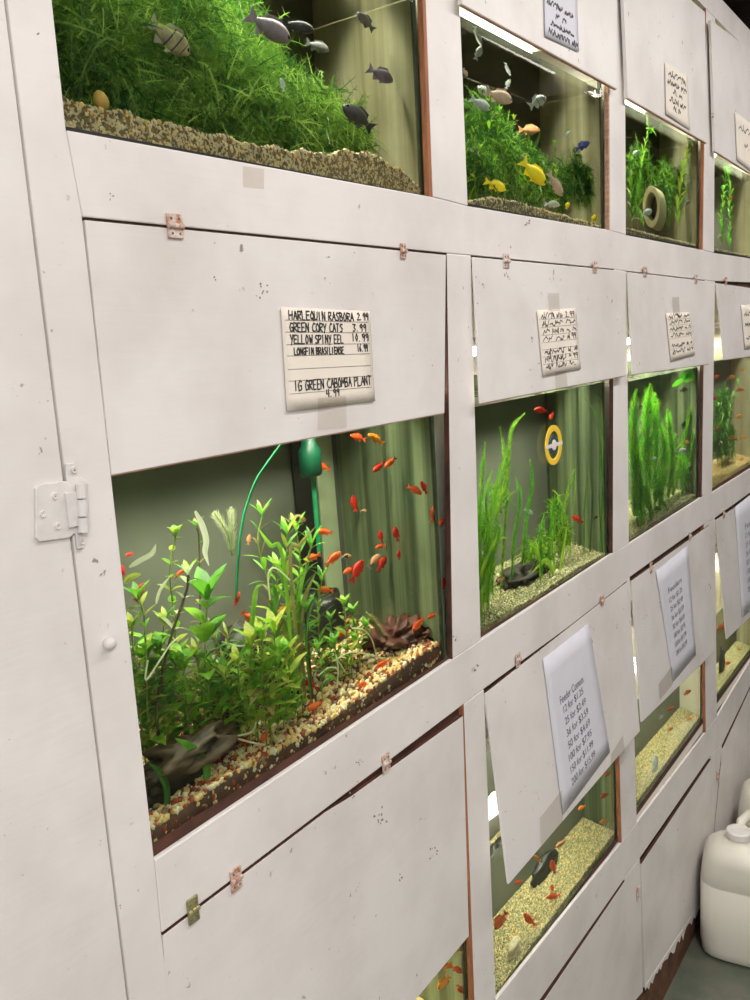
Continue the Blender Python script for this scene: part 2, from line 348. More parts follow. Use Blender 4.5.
# ------------- hinges
def hinge(px, py, Yc, parent, kind='rust', w=.012, h=.020, vert=False, tilt=None):
    c = at(px, py, Yc-.0012); mm = M[kind]
    ax = Vector((0, 0, 1)) if vert else Vector((1, 0, 0))
    mb = MB(); t = .0012
    W2, H2 = (h/2, w/2) if vert else (w/2, h/2)
    gap = .0022
    if vert: quads = [(-W2, -gap, -H2, H2), (gap, W2, -H2, H2)]
    else: quads = [(-W2, W2, -H2, -gap), (-W2, W2, gap, H2)]
    for x0, x1, z0, z1 in quads: mb.box((c.x+x0, c.y-t, c.z+z0), (c.x+x1, c.y+t*.8, c.z+z1))
    hg = mb.build('hinge', mm, parent, bevel=.0006)
    nk = 3
    for j in range(nk):
        a = (-.5+j/nk)*w*1.02; b_ = (-.5+(j+.92)/nk)*w*1.02; mb = MB()
        mb.lathe(c+Vector((0, -t*1.2, 0))+ax*a, ax, [(.0022, 0), (.0026, .0004), (.0026, b_-a-.0004), (.0022, b_-a)], 10); 
        if j == 0: kn = mb
        else: kn.v, kn.f, kn.m = kn.v+mb.v, kn.f+[tuple(i+len(kn.v) for i in f) for f in mb.f], kn.m+mb.m
    kn.build('knuckle', mm, hg, smooth=False)
    mb = MB()
    for x0, x1, z0, z1 in quads:
        for s_ in ((.25, .5), (.75, .5)) if not vert else ((.5, .25), (.5, .75)):
            mb.lathe((c.x+x0+(x1-x0)*s_[0], c.y-t, c.z+z0+(z1-z0)*s_[1]), (0, -1, 0), [(.0013, 0), (.0011, .0006), (.0004, .0008)], 8)
    mb.build('screws', M['screw'], hg)
# ------------- flap doors: corner pixels (tl, tr, br, bl) and outward offsets
FL = {}
def flap(key, corners, Ys, label=None, name='flap_door', th=.0065, hinges=(), m='paint_door'):
    pts = [at(c[0], c[1], y) if not isinstance(c, Vector) else c for c, y in zip(corners, Ys)]
    n = (pts[1]-pts[0]).cross(pts[-1]-pts[0]).normalized()
    if n.y > 0: n = -n
    FL[key] = (pts[0], n, pts)
    th = .0052 if max(Ys) == 0 else th
    mb = MB(); mb.prism(pts, -n*th); o = mb.build(name, [M[m]], cab, bevel=.0006)
    # bare plywood along the lower edge
    a, b_ = pts[-1], pts[-2]; dn = Vector((0, 0, -.0012)); mb = MB()
    mb.prism([a+n*-.001, b_+n*-.001, b_+n*-.001+dn, a+n*-.001+dn], -n*(th-.002)); mb.build('bare_edge', M['ply'], o)
    if name == 'cupboard_door' or key.startswith('r3') or key == 'r2c1':       # grimy unpainted upper edge, darkened to carry the hinge gap's shade
        tops = pts[:-2]; mb = MB(); up_ = Vector((0, 0, .0009))
        mb.prism([p_-n*.0003 for p_ in tops]+[p_-n*.0003+up_ for p_ in tops[::-1]], -n*(th-.0008)); mb.build('grimy_shade_edge', M['wood_dark'], o)
    for h in hinges: hinge(h[0], h[1], pts[0].y, o, *h[2:])
    if label: o['label'] = label
    return o
def V(x, z, y=0): return Vector((x, y, z*U+1.83))
y1 = -.0005
flap('r1c1', [V(0.003, .90), V(W_-.003, .90), V(W_-.003, .418), V(.003, .418)], [0]*4)
flap('r1c2', [(456, -190), (617, -40), (617, 89), (462, 4)], [-.012]*4)
flap('r1c3', [(621, -60), (705, 12), (707, 143), (628, 98)], [-.012]*4, hinges=())
flap('r1c4', [(711, 20), (757, 55), (758, 178), (715, 151)], [-.012]*4)
flap('r2c1', [(85, 220), (446, 255), (444.5, 413), (112, 475)], [0]*4, hinges=((175, 226, 'rust_white', .018, .021), (403, 251, 'rust', .011, .018)))
flap('r2c2', [(473, 257), (625, 271), (626, 375.5), (480.5, 403.5)], [-.0035, -.0035, -.013, -.013], th=.003, hinges=((506, 261, 'rust_white', .018, .020), (595, 267, 'rust_white', .018, .020)))
flap('r2c3', [(628, 272), (706, 281), (709, 364), (632.5, 374.5)], [-.0035, -.0035, -.013, -.013], th=.003, hinges=((645, 271.5, 'rust_white', .018, .02), (696, 279, 'rust_white', .018, .02)))
flap('r2c4', [(716, 283), (758, 289), (760, 355), (724, 360)], [-.0035, -.0035, -.013, -.013], th=.003, hinges=((726, 281, 'rust', .018, .02),))
flap('r3c1', [(163, 935.5), (325, 812.5), (352, 796), (463, 716), (469, 936), (186, 1275)], [0]*6, hinges=((193, 910, 'brass', .0135, .026), (236, 879, 'rust', .015, .024), (386, 763, 'rust_white', .016, .024)))
flap('r3c2', [(485.5, 693), (627, 582), (640, 731), (509, 884)], [-.0015, -.0015, -.030, -.028], th=.004, hinges=((518, 660, 'rust', .014, .022), (602, 601, 'rust', .014, .022)))
flap('r3c3', [(632, 580.5), (709, 525.5), (715, 651), (642, 722)], [-.0015, -.0015, -.022, -.018], th=.004, hinges=((651, 568, 'rust', .014, .024), (690, 536, 'rust_white', .014, .02)))
flap('r3c4', [(716, 520), (764, 488), (768, 600), (727, 639)], [-.0015, -.0015, -.02, -.016], th=.004, hinges=((724, 514, 'rust', .016, .024),))
# lower cupboard doors
def ldoor(k, corners=None, hinges=()):
    if corners is None: corners = [N('F', 2*k)+Vector((.004, -.001, -.012)), N('F', 2*k+1)+Vector((-.003, -.001, -.005)), N('K', 2*k+1)+Vector((-.003, -.001, 0)), N('K', 2*k)+Vector((.004, -.001, 0))]
    return flap('low%d' % k, corners, [-.001]*4, name='cupboard_door', hinges=hinges)
ldoor(0); ldoor(1)
ldoor(2, [(641.5, 864), (711, 759.5), (714, 884), (645.5, 988)], hinges=((638.5, 893, 'rust_white', .03, .016, True),))
_a, _b = V(N('K', 4).x/U, 0), V(N('K', 5).x/U, 0); q_ = []
for i in range(41):
    t_ = i/40; p_ = at(645.5+(714-645.5)*t_, 988+(884-988)*t_, -.0018); q_.append(Vector((p_.x, p_.y, p_.z-.002-random.random()*.030*(.4+.6*math.sin(i*.5)**2))))
mb = MB(); mb.prism([at(645.5, 986, -.0018), at(714, 882, -.0018)]+q_[::-1], (0, .0008, 0)); mb.build('peeling_paint_edge', M['paint'], cab)
ldoor(3, hinges=((718, 775, 'rust_white', .03, .018, True),)); ldoor(4)
# tall cupboard door to the left with its offset hinge
xg = XL-.0030
mb = MB(); mb.box((-.75, -.001, .05), (xg, .017, LZ['T']*U+1.83)); tall = mb.build('tall_door', M['paint_door'], cab, bevel=.0012)
mb = MB(); mb.box((-.76, .020, .0), (XL+.01, .035, 2.43)); mb.build('side_panel', M['kick'], cab)
hc = at(78, 510, -.002)
mb = MB()
ov = [at(x, y, -.0035) for x, y in ((36, 488), (40, 484), (66, 481), (71, 484), (74, 534), (70, 538), (40, 542), (36, 538))]
mb.prism(ov, (0, .0025, 0)); hh = mb.build('offset_hinge', M['hinge_white'], tall, bevel=.0008)
mb = MB()
ov = [at(x, y, -.003) for x, y in ((66, 464), (76, 462), (78, 476), (88, 482), (91, 528), (88, 532), (85, 548), (78, 549), (76, 534), (70, 534))]
mb.prism(ov, (0, .0025, 0)); mb.build('post_leaf', M['hinge_white'], hh, bevel=.0008)
mb = MB()
for a, b_ in ((484, 498), (499.5, 516), (517.5, 532)):
    p, q = at(81+.05*(a-484), a, -.007), at(81+.05*(b_-484), b_, -.007); mb.tube([p, q], .0043, 12)
mb.build('barrel', M['hinge_white'], hh)
mb = MB(); mb.box(at(70, 528, -.006)-Vector((.0, 0, 0)), at(79, 490, -.003)); mb.build('offset_bend', M['hinge_white'], hh, bevel=.0005)
mb = MB()
for x, y in ((55, 496), (43, 514), (58, 526), (74, 470), (82, 541)):
    mb.lathe(at(x, y, -.0035), (0, -1, 0), [(.0030, 0), (.0026, .0012), (.0012, .0010), (.0004, .0004)], 12)
mb.build('screws', M['hinge_white'], hh)
mb = MB()
for x, y in ((55, 496), (58, 526), (82, 541), (74, 470)): mb.lathe(at(x+.6, y, -.0046), (0, -1, 0), [(.0010, 0), (.0008, .0003)], 8)
mb.build('screw_slots', M['rust'], hh)
mb = MB(); mb.lathe(at(107, 643, 0), (0, -1, 0), [(.0046, 0), (.0052, .002), (.0050, .005), (.0036, .0075), (.001, .0085)], 24); mb.build('button_catch', M['hinge_white'], post0, smooth=True)

# chipped and scuffed paint patches where the photograph shows them
for x, y, r_, n_ in ((262, 290, 9, 9), (378, 817, 8, 12), (360, 762, 5, 5), (433, 855, 9, 7), (37, 32, 2, 2), (111, 195, 4, 4), (215, 280, 3, 2), (327, 258, 3, 2), (475, 668, 5, 6), (615, 618, 4, 4), (400, 876, 5, 3), (528, 222, 4, 5), (536, 293, 4, 4), (655, 280, 3, 3), (352, 796, 4, 5), (120, 905, 3, 2), (455, 640, 3, 3)):
    mb = MB()
    for _ in range(n_):
        cx_, cy_ = x+random.gauss(0, r_*.4), y+random.gauss(0, r_*.5); e_ = random.uniform(.4, 1.1); pl = [at(cx_+math.cos(a)*e_*random.uniform(.5, 1.3), cy_+math.sin(a)*e_*1.4*random.uniform(.5, 1.3), -.0001) for a in [q*PI/3 for q in range(6)]]
        mb.prism(pl, (0, -.00025, 0))
    mb.build('paint_chips', M['rule'], cab)
# ---------------------------------------------------------------- signs
FONT = {'A': '0020/ 0,0 1,6 2,6 3,0/0.5,2.6 2.7,2.6', }
S = {'A': [[(0, 0), (1.5, 6), (3, 0)], [(.6, 2.3), (2.6, 2.3)]], 'B': [[(0, 0), (0, 6), (2.3, 5.6), (2.2, 3.6), (0, 3.1), (2.8, 2.6), (2.6, .4), (0, 0)]], 'C': [[(3, 5.4), (1.4, 6), (0, 3.4), (.4, .8), (1.8, 0), (3, .7)]],
     'D': [[(0, 0), (0, 6), (2.4, 5), (2.8, 2), (0, 0)]], 'E': [[(2.6, 6), (0, 6), (0, 0), (2.7, 0)], [(0, 3.1), (2.2, 3.1)]], 'F': [[(2.7, 6), (0, 6), (0, 0)], [(0, 3.1), (2, 3.1)]],
     'G': [[(3, 5.3), (1.4, 6), (0, 3), (.8, 0), (2.8, .6), (2.9, 2.8), (1.6, 2.8)]], 'H': [[(0, 6), (0, 0)], [(2.8, 6), (2.8, 0)], [(0, 3), (2.8, 3.2)]], 'I': [[(.8, 6), (.8, 0)]],
     'K': [[(0, 6), (0, 0)], [(2.6, 6), (0, 2.8), (2.8, 0)]], 'L': [[(0, 6), (0, 0), (2.6, 0)]], 'M': [[(0, 0), (.4, 6), (1.6, 2), (3, 6), (3.4, 0)]], 'N': [[(0, 0), (0, 6), (2.7, 0), (2.7, 6)]],
     'O': [[(1.4, 6), (0, 3.4), (.6, .3), (2.2, .2), (3, 3), (1.4, 6)]], 'P': [[(0, 0), (0, 6), (2.6, 5.6), (2.4, 3.2), (0, 2.8)]], 'Q': [[(1.4, 6), (0, 3.4), (.6, .3), (2.2, .2), (3, 3), (1.4, 6)], [(1.6, 1.6), (3.2, -.8)]],
     'R': [[(0, 0), (0, 6), (2.6, 5.6), (2.4, 3.4), (0, 3), (2.8, 0)]], 'S': [[(2.8, 5.4), (1.2, 6), (.2, 4.4), (2.6, 2.4), (2.2, .4), (0, .3)]], 'T': [[(-.2, 6), (3, 6)], [(1.4, 6), (1.4, 0)]],
     'U': [[(0, 6), (.2, .6), (2.4, .3), (2.8, 6)]], 'V': [[(0, 6), (1.4, 0), (2.8, 6)]], 'W': [[(0, 6), (.8, 0), (1.8, 4), (2.8, 0), (3.6, 6)]], 'X': [[(0, 6), (2.8, 0)], [(2.8, 6), (0, 0)]],
     'Y': [[(0, 6), (1.4, 3)], [(2.8, 6), (.8, -1)]], 'Z': [[(0, 6), (2.8, 6), (0, 0), (2.8, 0)]], '.': [[(.4, .2), (.7, -.1)]], '/': [[(0, 0), (2, 6)]],
     '0': [[(1.4, 6), (0, 3), (1.4, 0), (2.6, 3), (1.4, 6)]], '1': [[(1.2, 6), (1.2, 0)]], '2': [[(0, 5), (1.4, 6), (2.6, 4.4), (0, 0), (3, .2)]], '3': [[(0, 5.6), (2.4, 5.4), (1, 3.3), (2.6, 1.8), (1.4, 0), (0, .5)]],
     '4': [[(.4, 6), (0, 2.6), (2.8, 2.6)], [(2.2, 6), (2.2, 0)]], '5': [[(2.6, 6), (.2, 6), (0, 3.4), (2.4, 3), (2, 0), (0, .2)]], '6': [[(2, 6), (0, 2.6), (1, 0), (2.6, 1.4), (1, 3), (.1, 2)]], '7': [[(0, 6), (2.8, 6), (1, 0)]],
     '8': [[(1.4, 3), (0, 4.6), (1.4, 6), (2.6, 4.6), (0, 1.4), (1.4, 0), (2.7, 1.4), (1.4, 3)]], '9': [[(2.6, 4), (1, 3), (.1, 4.8), (1.4, 6), (2.6, 4.8), (2.2, 0)]], '$': [[(2.8, 5), (1.2, 5.4), (.2, 4.2), (2.6, 2.4), (2.2, .8), (0, .8)], [(1.4, 6.4), (1.4, -.4)]]}
def quad_map(px, key, off=.001, Y=None):
    if key: p0, n, _ = FL[key]
    q = [on_plane(x, y, (p0+n*off, n)) for x, y in px]     # tl tr br bl
    def f(u, v, lift=0, sag=0): return (q[0]*(1-u)+q[1]*u)*(1-v)+(q[3]*(1-u)+q[2]*u)*v+n*lift
    return f, n
def stroke_text(mb, f, lines, th=.0024, jit=.25, rs=3):
    r = random.Random(rs); P0 = f(.0, .0); wx = (f(1, 0)-P0).length; wy = (f(0, 1)-P0).length
    for txt, u0, v0, u1, hgt in lines:                      # left, baseline v, right, letter height (v)
        n = sum(1.0 if c != ' ' else .7 for c in txt); adv = (u1-u0)/max(n, 1); u = u0
        for c in txt:
            if c == '~':
                x_ = 0; pl = [(u, v0-hgt*r.random()*.4)]
                while x_ < 1: x_ += r.uniform(.12, .3); pl.append((u+adv*min(1, x_)*.95, v0-hgt*r.uniform(0, 1)))
                S['~'] = [[((a-u)/adv/.78*3, (v0-b_)/hgt*6) for a, b_ in pl]]
            if c in S:
                for pl in S[c]:
                    pts = [((u+adv*.78*(x+r.uniform(-jit, jit))/3.0), (v0-hgt*(y+r.uniform(-jit, jit))/6.0)) for x, y in pl]
                    for (ua, va), (ub, vb) in zip(pts, pts[1:]):
                        a = f(ua, va, .0006); b_ = f(ub, vb, .0006); d = (b_-a); 
                        if d.length < 1e-6: continue
                        d.normalize(); nn = (f(1, 0)-f(0, 0)).cross(f(0, 1)-f(0, 0)).normalized(); nn = nn if nn.y < 0 else -nn
                        sd = d.cross(nn)*th*.5; a -= d*th*.3; b_ += d*th*.3
                        mb.prism([a-sd, b_-sd, b_+sd, a+sd], nn*-.0003)
            u += adv*(1.0 if c != ' ' else .7)
def sign(px, key, label, lines=(), rules=(), tapes=(), m='paper', ink='ink', curl=.004, name='price_card', cat='sign', th=.0010, group=None, printed=None, rule_th=.0005):
    f, n = quad_map(px, key, .0022)
    org = f(.5, .5)
    t = thing(name, org, label, cat, group)
    nu, nv = 8, 8; vs = []; fs = []
    def lift(u, v): return curl*(max(0, v-.75)*2)**2*(.5+.5*abs(2*u-1)) + curl*.25*math.sin(u*6)
    for side in (0, -.00025):
        for j in range(nv+1):
            for i in range(nu+1): vs.append(f(i/nu, j/nv, lift(i/nu, j/nv)+side))
    k = (nu+1)*(nv+1)
    for j in range(nv):
        for i in range(nu):
            a = j*(nu+1)+i; fs += [(a, a+1, a+nu+2, a+nu+1), (a+k, a+k+nu+1, a+k+nu+2, a+k+1)]
    for i in range(nu): fs += [(i, i+k, i+k+1, i+1), (nv*(nu+1)+i, nv*(nu+1)+i+1, nv*(nu+1)+i+1+k, nv*(nu+1)+i+k)]
    for j in range(nv): a = j*(nu+1); fs += [(a, a+nu+1, a+nu+1+k, a+k), (a+nu, a+nu+k, a+nu+nu+1+k, a+nu+nu+1)]
    mb = MB(); mb.add(vs, fs); mb.build('card' if m == 'paper' else 'paper_sheet', M[m], t, smooth=True)
    g = lambda u, v, l=0: f(u, v, lift(u, v)+l)
    if rules:
        mb = MB()
        for v in rules:
            for i in range(6):
                a = g(.03+.94*i/6, v, .0002); b_ = g(.03+.94*(i+1)/6, v, .0002); d = Vector((0, 0, rule_th)); mb.prism([a, b_, b_+d, a+d], n*.0002)
        mb.build('ruled_lines', M['rule'], t)
    if lines:
        mb = MB(); stroke_text(mb, g, lines, th); mb.build('handwriting', M[ink], t)
    if printed:
        mb = MB()
        for txt, u0, v0, u1, hg in printed:
            cu = bpy.data.curves.new('t', 'FONT'); cu.body = txt; cu.size = 1; ob = bpy.data.objects.new('t', cu); COL.objects.link(ob)
            me = bpy.data.meshes.new_from_object(ob.evaluated_get(bpy.context.evaluated_depsgraph_get())); bpy.data.objects.remove(ob); bpy.data.curves.remove(cu)
            xs = [v.co.x for v in me.vertices]; 
            if not xs: continue
            x0, x1 = min(xs), max(xs)
            mb.add([g(u0+(u1-u0)*(v.co.x-x0)/(x1-x0), v0-hg*v.co.y/.7, .0005) for v in me.vertices], [tuple(p.vertices) for p in me.polygons]); bpy.data.meshes.remove(me)
        mb.build('printed_text', M[ink], t)
    for tp in tapes:
        q = [on_plane(x, y, (FL[key][0]+n*.0036, n)) for x, y in tp]; mb = MB(); mb.prism(q, n*-.0002); mb.build('tape', M['tape'], t)
    return t
R7 = [.135, .25, .37, .48, .60, .73, .86]
sign([(281, 307), (370, 311), (375, 401), (287, 411)], 'r2c1', 'cream ruled card with six lines of fish names and prices, on the nearest middle flap',
     [('HARLEQUIN RASBORA', .07, .115, .80, .085), ('2.99', .84, .10, .98, .075), ('GREEN CORY CATS', .07, .232, .66, .085), ('3.99', .78, .225, .95, .08), ('YELLOW SPINY EEL', .07, .35, .66, .085), ('10.99', .76, .33, .97, .08),
      ('LONGFIN BRASILIENSE', .10, .46, .66, .07), ('16.99', .82, .44, .95, .075), ('1G GREEN CABOMBA PLANT', .08, .81, .97, .095), ('4.99', .42, .90, .58, .075)],
     rules=[.125, .24, .36, .47, .60, .715, .84], tapes=[((318, 398), (346, 396), (347, 428), (318, 430))], th=.00135, curl=.003)
def small_lines(rs, names, v=(.14, .26, .38, .49, .70, .81, .92)):
    out = []
    for (a, b_), vv in zip(names, v): out += [(a, .08, vv, .62, .10), (b_, .70, vv-.01, .95, .085)]
    return out
sign([(537, 310), (576, 308), (581, 369), (543, 376)], 'r2c2', 'small handwritten price card with dense black lines, on the flap over the ring thermometer tank',
     small_lines(1, [('~~~~ ~~', '2.99'), ('~~~~~~', '~~'), ('~~ ~~ ~', '~.~'), ('~~ ~~', '~.99'), ('~~~~~~', '~.~'), ('~~~~~~~', '~.99'), ('~~ ~~~', '~.')]),
     rules=[.15, .27, .39, .5, .61, .72, .83], th=.0012, curl=.002, tapes=[((548, 293), (559, 293), (560, 311), (549, 311)), ((555, 372), (567, 371), (568, 392), (556, 394))])
sign([(666, 313), (690, 312), (695, 355), (671, 361)], 'r2c3', 'small handwritten price card on the second hanging flap of the middle row',
     small_lines(2, [('~~~~~', '~~'), ('~~~', '~~'), ('~~~~', '~.~'), ('~~~', '~~'), ('~~~~', '~.~'), ('~~~~~', '~~')], (.12, .25, .38, .52, .74, .88)),
     rules=[.14, .27, .40, .54, .76], th=.0018, curl=.002, tapes=[((672, 297), (679, 297), (680, 314), (673, 314))])
sign([(741, 305), (764, 304), (768, 345), (745, 349)], 'r2c4', 'handwritten price card cut by the right picture edge, middle row flap',
     small_lines(5, [('~~~~', '~.~'), ('~~~~', '~~'), ('~~~', '~.~')], (.25, .5, .8)), th=.003, curl=.002)
sign([(544, -32), (577, -8), (579, 52), (545, 36)], 'r1c2', 'pale paper price note with black writing on the nearest top flap',
     [('~~~~~ ~~~', .06, .50, .85, .09), ('~ ~', .30, .66, .62, .09), ('~~~~~~~', .16, .80, .85, .085), ('~~~~~~ ~~', .10, .95, .98, .11)], th=.0020, m='paper_white', curl=.001)
sign([(665, 62), (688, 76), (690, 130), (666, 114)], 'r1c3', 'narrow handwritten note on the top flap over the clay pipe tank',
     [('~~~~', .12, .22, .88, .12), ('~~~~ ~~', .08, .38, .9, .11), ('~.~', .3, .52, .7, .1), ('~~~ ~~', .15, .70, .85, .11), ('~.~', .3, .84, .6, .1)], th=.0026, curl=.002)
sign([(735, 112), (760, 130), (762, 180), (737, 160)], 'r1c4', 'handwritten note cut by the right picture edge, top row flap',
     [('~~~~', .12, .3, .88, .14), ('~.~', .3, .6, .7, .12)], th=.0028, curl=.002, m='paper')
pr = [('Feeder Comets', .20, .35, .70, .052), ('12 for $1.25', .24, .42, .66, .048), ('25 for $2.49', .24, .50, .68, .048), ('36 for $3.59', .24, .58, .70, .048), ('50 for $4.69', .24, .66, .70, .048),
      ('100 for $7.95', .22, .74, .70, .048), ('150 for $11.99', .22, .82, .70, .048), ('200 for $15.99', .21, .90, .71, .048)]
sign([(543, 659), (589, 623), (610, 752), (563, 815)], 'r3c2', 'white printed feeder fish price sheet taped on the nearest lower hanging flap', printed=pr, m='paper_white', ink='print', name='price_sheet', curl=.001,
     tapes=[((540, 818), (562, 790), (563, 822), (541, 846)), ((611, 755), (623, 735), (625, 752), (611, 772))])
pr2 = [('Feeders', .25, .26, .70, .05)]+[(a, .24, .34+.08*i, .68, .045) for i, a in enumerate(['12 for $1.25', '25 for $2.49', '36 for $3.59', '50 for $4.69', '100 for $7.95', '150 for $11.99', '200 for $15.99'])]
sign([(656, 571), (688, 545), (696, 655), (673, 682)], 'r3c3', 'white printed price sheet on the second lower hanging flap', printed=pr2, m='paper_white', ink='print', name='price_sheet', curl=.001,
     tapes=[((659, 684), (672, 666), (673, 684), (660, 700)),])
sign([(735, 507), (766, 482), (768, 594), (742, 618)], 'r3c4', 'white printed price sheet cut by the right picture edge, lower row', printed=[(a, u, v, w_, h) for a, u, v, w_, h in pr2], m='paper_white', ink='print', name='price_sheet', curl=.001)
# leftover tape on the rail under the first top tank
q = [at(x, y, -.0004) for x, y in ((243, 166), (264, 169), (264, 189), (243, 187))]
mb = MB(); mb.prism(q, (0, .0002, 0)); tag(mb.build('tape_scrap', M['tape']), 'old scrap of clear tape on the white rail under the mossy tank', 'tape')

# ---------------------------------------------------------------- aquariums
ROWS = {1: ('R', 'C', 2.069), 2: ('A', 'B', 1.5535), 3: ('D', 'E', .848)}
TK = {}
WLV = {(1, 2): at(535, 55.5, YW).z, (1, 3): at(665, 125, YW).z, (1, 4): at(735, 168, YW).z, (2, 2): at(545, 393.5, YW).z, (2, 3): at(665, 374, YW).z}
DEPTH = .30
RN = {1: 'top row', 2: 'middle row', 3: 'bottom row'}; CN = {1: 'nearest the left door', 2: 'second from the left', 3: 'third from the left', 4: 'farthest right'}
LIGHTC = {1: (1, .93, .76), 2: (1, .97, .80), 3: (1, .95, .78)}
def tank(r, c, back='back_green', side='side_green', level=None, power=1.0):
    top, sill, lv = ROWS[r]; lv = level or WLV.get((r, c), lv)
    x0 = N(sill, 2*c-2).x-.006; x1 = N(sill, 2*c-1).x+.002; z0 = LZ[sill]*U+1.83-.003; z1 = lv+.022
    if r == 2 and c == 1: z0 = LZ['B']*U+1.83-.006
    y0 = TH+.001; yb = y0+(DEPTH if r < 3 else .215)
    TK[(r, c)] = dict(x0=x0, x1=x1, z0=z0, lv=lv, yb=yb)
    nm = '%s, %s' % (RN[r], CN[c])
    t = thing('aquarium', ((x0+x1)/2, (y0+yb)/2, z0), 'glass aquarium in the %s, %s' % (RN[r], CN[c]), 'aquarium')
    g = .004
    mb = MB(); mb.box((x0, y0, z0), (x1, y0+g, z1)); mb.build('front_glass', M['glass'], t)
    mb = MB(); mb.box((x0, yb-g, z0), (x1, yb, z1)); mb.build('back_panel', M[back], t)
    mb = MB(); mb.box((x1-g, y0+g+.002, z0), (x1, yb-g, z1)); mb.build('side_glass', M[side], t)
    mb = MB(); mb.box((x0, y0+g+.002, z0), (x0+g, yb-g, z1)); mb.build('side_glass', M[side], t)
    mb = MB(); mb.box((x0+g, y0+g+.002, z0), (x1-g, yb-g, z0+g)); mb.build('base_glass', M['black'], t)
    hb = .013 if r != 1 else .006
    mb = MB(); mb.box((x0, y0-.0007, z0), (x1, y0-.0001, z0+hb)); mb.build('bottom_rim', M['wood_dark'] if r > 1 else M['black'], t)
    mb = MB(); mb.box((x1-.010, y0+g+.0005, z0), (x1-.0045, y0+g+.0065, z1)); mb.build('silicone_seam', M['silicone'], t)
    # water: refracting front face and mirror-like upper face
    wz0 = z0+.005; a, b_ = x0+.0045, x1-.0045; e = yb-.005
    mb = MB(); mb.add([(a, YW, wz0), (b_, YW, wz0), (b_, YW, lv), (a, YW, lv)], [(0, 1, 2, 3)], 0)
    mb.add([(a, YW, lv), (b_, YW, lv), (b_, e, lv), (a, e, lv)], [(0, 1, 2, 3)], 1)
    wo = mb.build('water', [M['water'], M['surface']], None, origin=((a+b_)/2, (YW+e)/2, wz0), fix=False)
    tag(wo, 'water filling the aquarium in the %s, %s' % (RN[r], CN[c]), 'water', kind='stuff')
    # lamp in the compartment above
    zt = min(lv+.075, LZ[top]*U+1.83-.03); yc = y0+.13
    lp = thing('aquarium_lamp', ((x0+x1)/2, yc, zt), 'fluorescent lamp over the aquarium in the %s, %s' % (RN[r], CN[c]), 'lamp')
    mb = MB(); mb.prism([(x0+.03, yc-.035, zt+.012), (x0+.03, yc-.022, zt+.024), (x0+.03, yc+.022, zt+.024), (x0+.03, yc+.035, zt+.012), (x0+.03, yc+.03, zt+.010), (x0+.03, yc-.03, zt+.010)], (x1-x0-.06, 0, 0)); mb.build('housing', M['housing'], lp)
    mb = MB(); mb.lathe((x0+.04, yc, zt), (1, 0, 0), [(.006, 0), (.008, .002), (.008, x1-x0-.082), (.006, x1-x0-.08)], 12); mb.build('tube', M['tube'], lp, smooth=False)
    mb = MB(); mb.box((x0+.034, yc-.008, zt-.008), (x0+.04, yc+.008, zt+.012)); mb.box((x1-.04, yc-.008, zt-.008), (x1-.034, yc+.008, zt+.012)); mb.build('socket', M['white_pl'], lp)
    area('lamp_light', Vector((0, 0, -.012)), (0, 0, 0), x1-x0-.1, .04, TANK_W*power, LIGHTC[r], lp)
    return TK[(r, c)]
m = bpy.data.materials.new('glowing_lamp_tube'); m.use_nodes = True; nt = m.node_tree; nt.nodes.clear()
out = nt.nodes.new('ShaderNodeOutputMaterial'); e = nt.nodes.new('ShaderNodeEmission'); e.inputs[0].default_value = (1, .96, .88, 1); e.inputs[1].default_value = 14; lnk(nt, e.outputs[0], out.inputs[0]); M['tube'] = m
tank(1, 1, 'back_dark', 'side_tan', power=1.1); tank(1, 2, 'back_dark', 'side_tan', power=.85); tank(1, 3, 'back_dark', 'side_tan', power=1.0); tank(1, 4, 'back_green', 'side_tan', power=1.4)
tank(2, 1, 'back_green', 'side_green', level=1.566, power=1.15); tank(2, 2, 'back_green', 'side_green', power=1.1); tank(2, 3, 'back_green', 'side_green', power=1.9); tank(2, 4, 'back_green', 'side_tan')
tank(3, 1, 'back_green', 'side_green', power=.9); tank(3, 2, 'back_green', 'side_green', power=.62); tank(3, 3, 'back_green', 'side_green', power=.62); tank(3, 4, 'back_dark', 'side_tan')

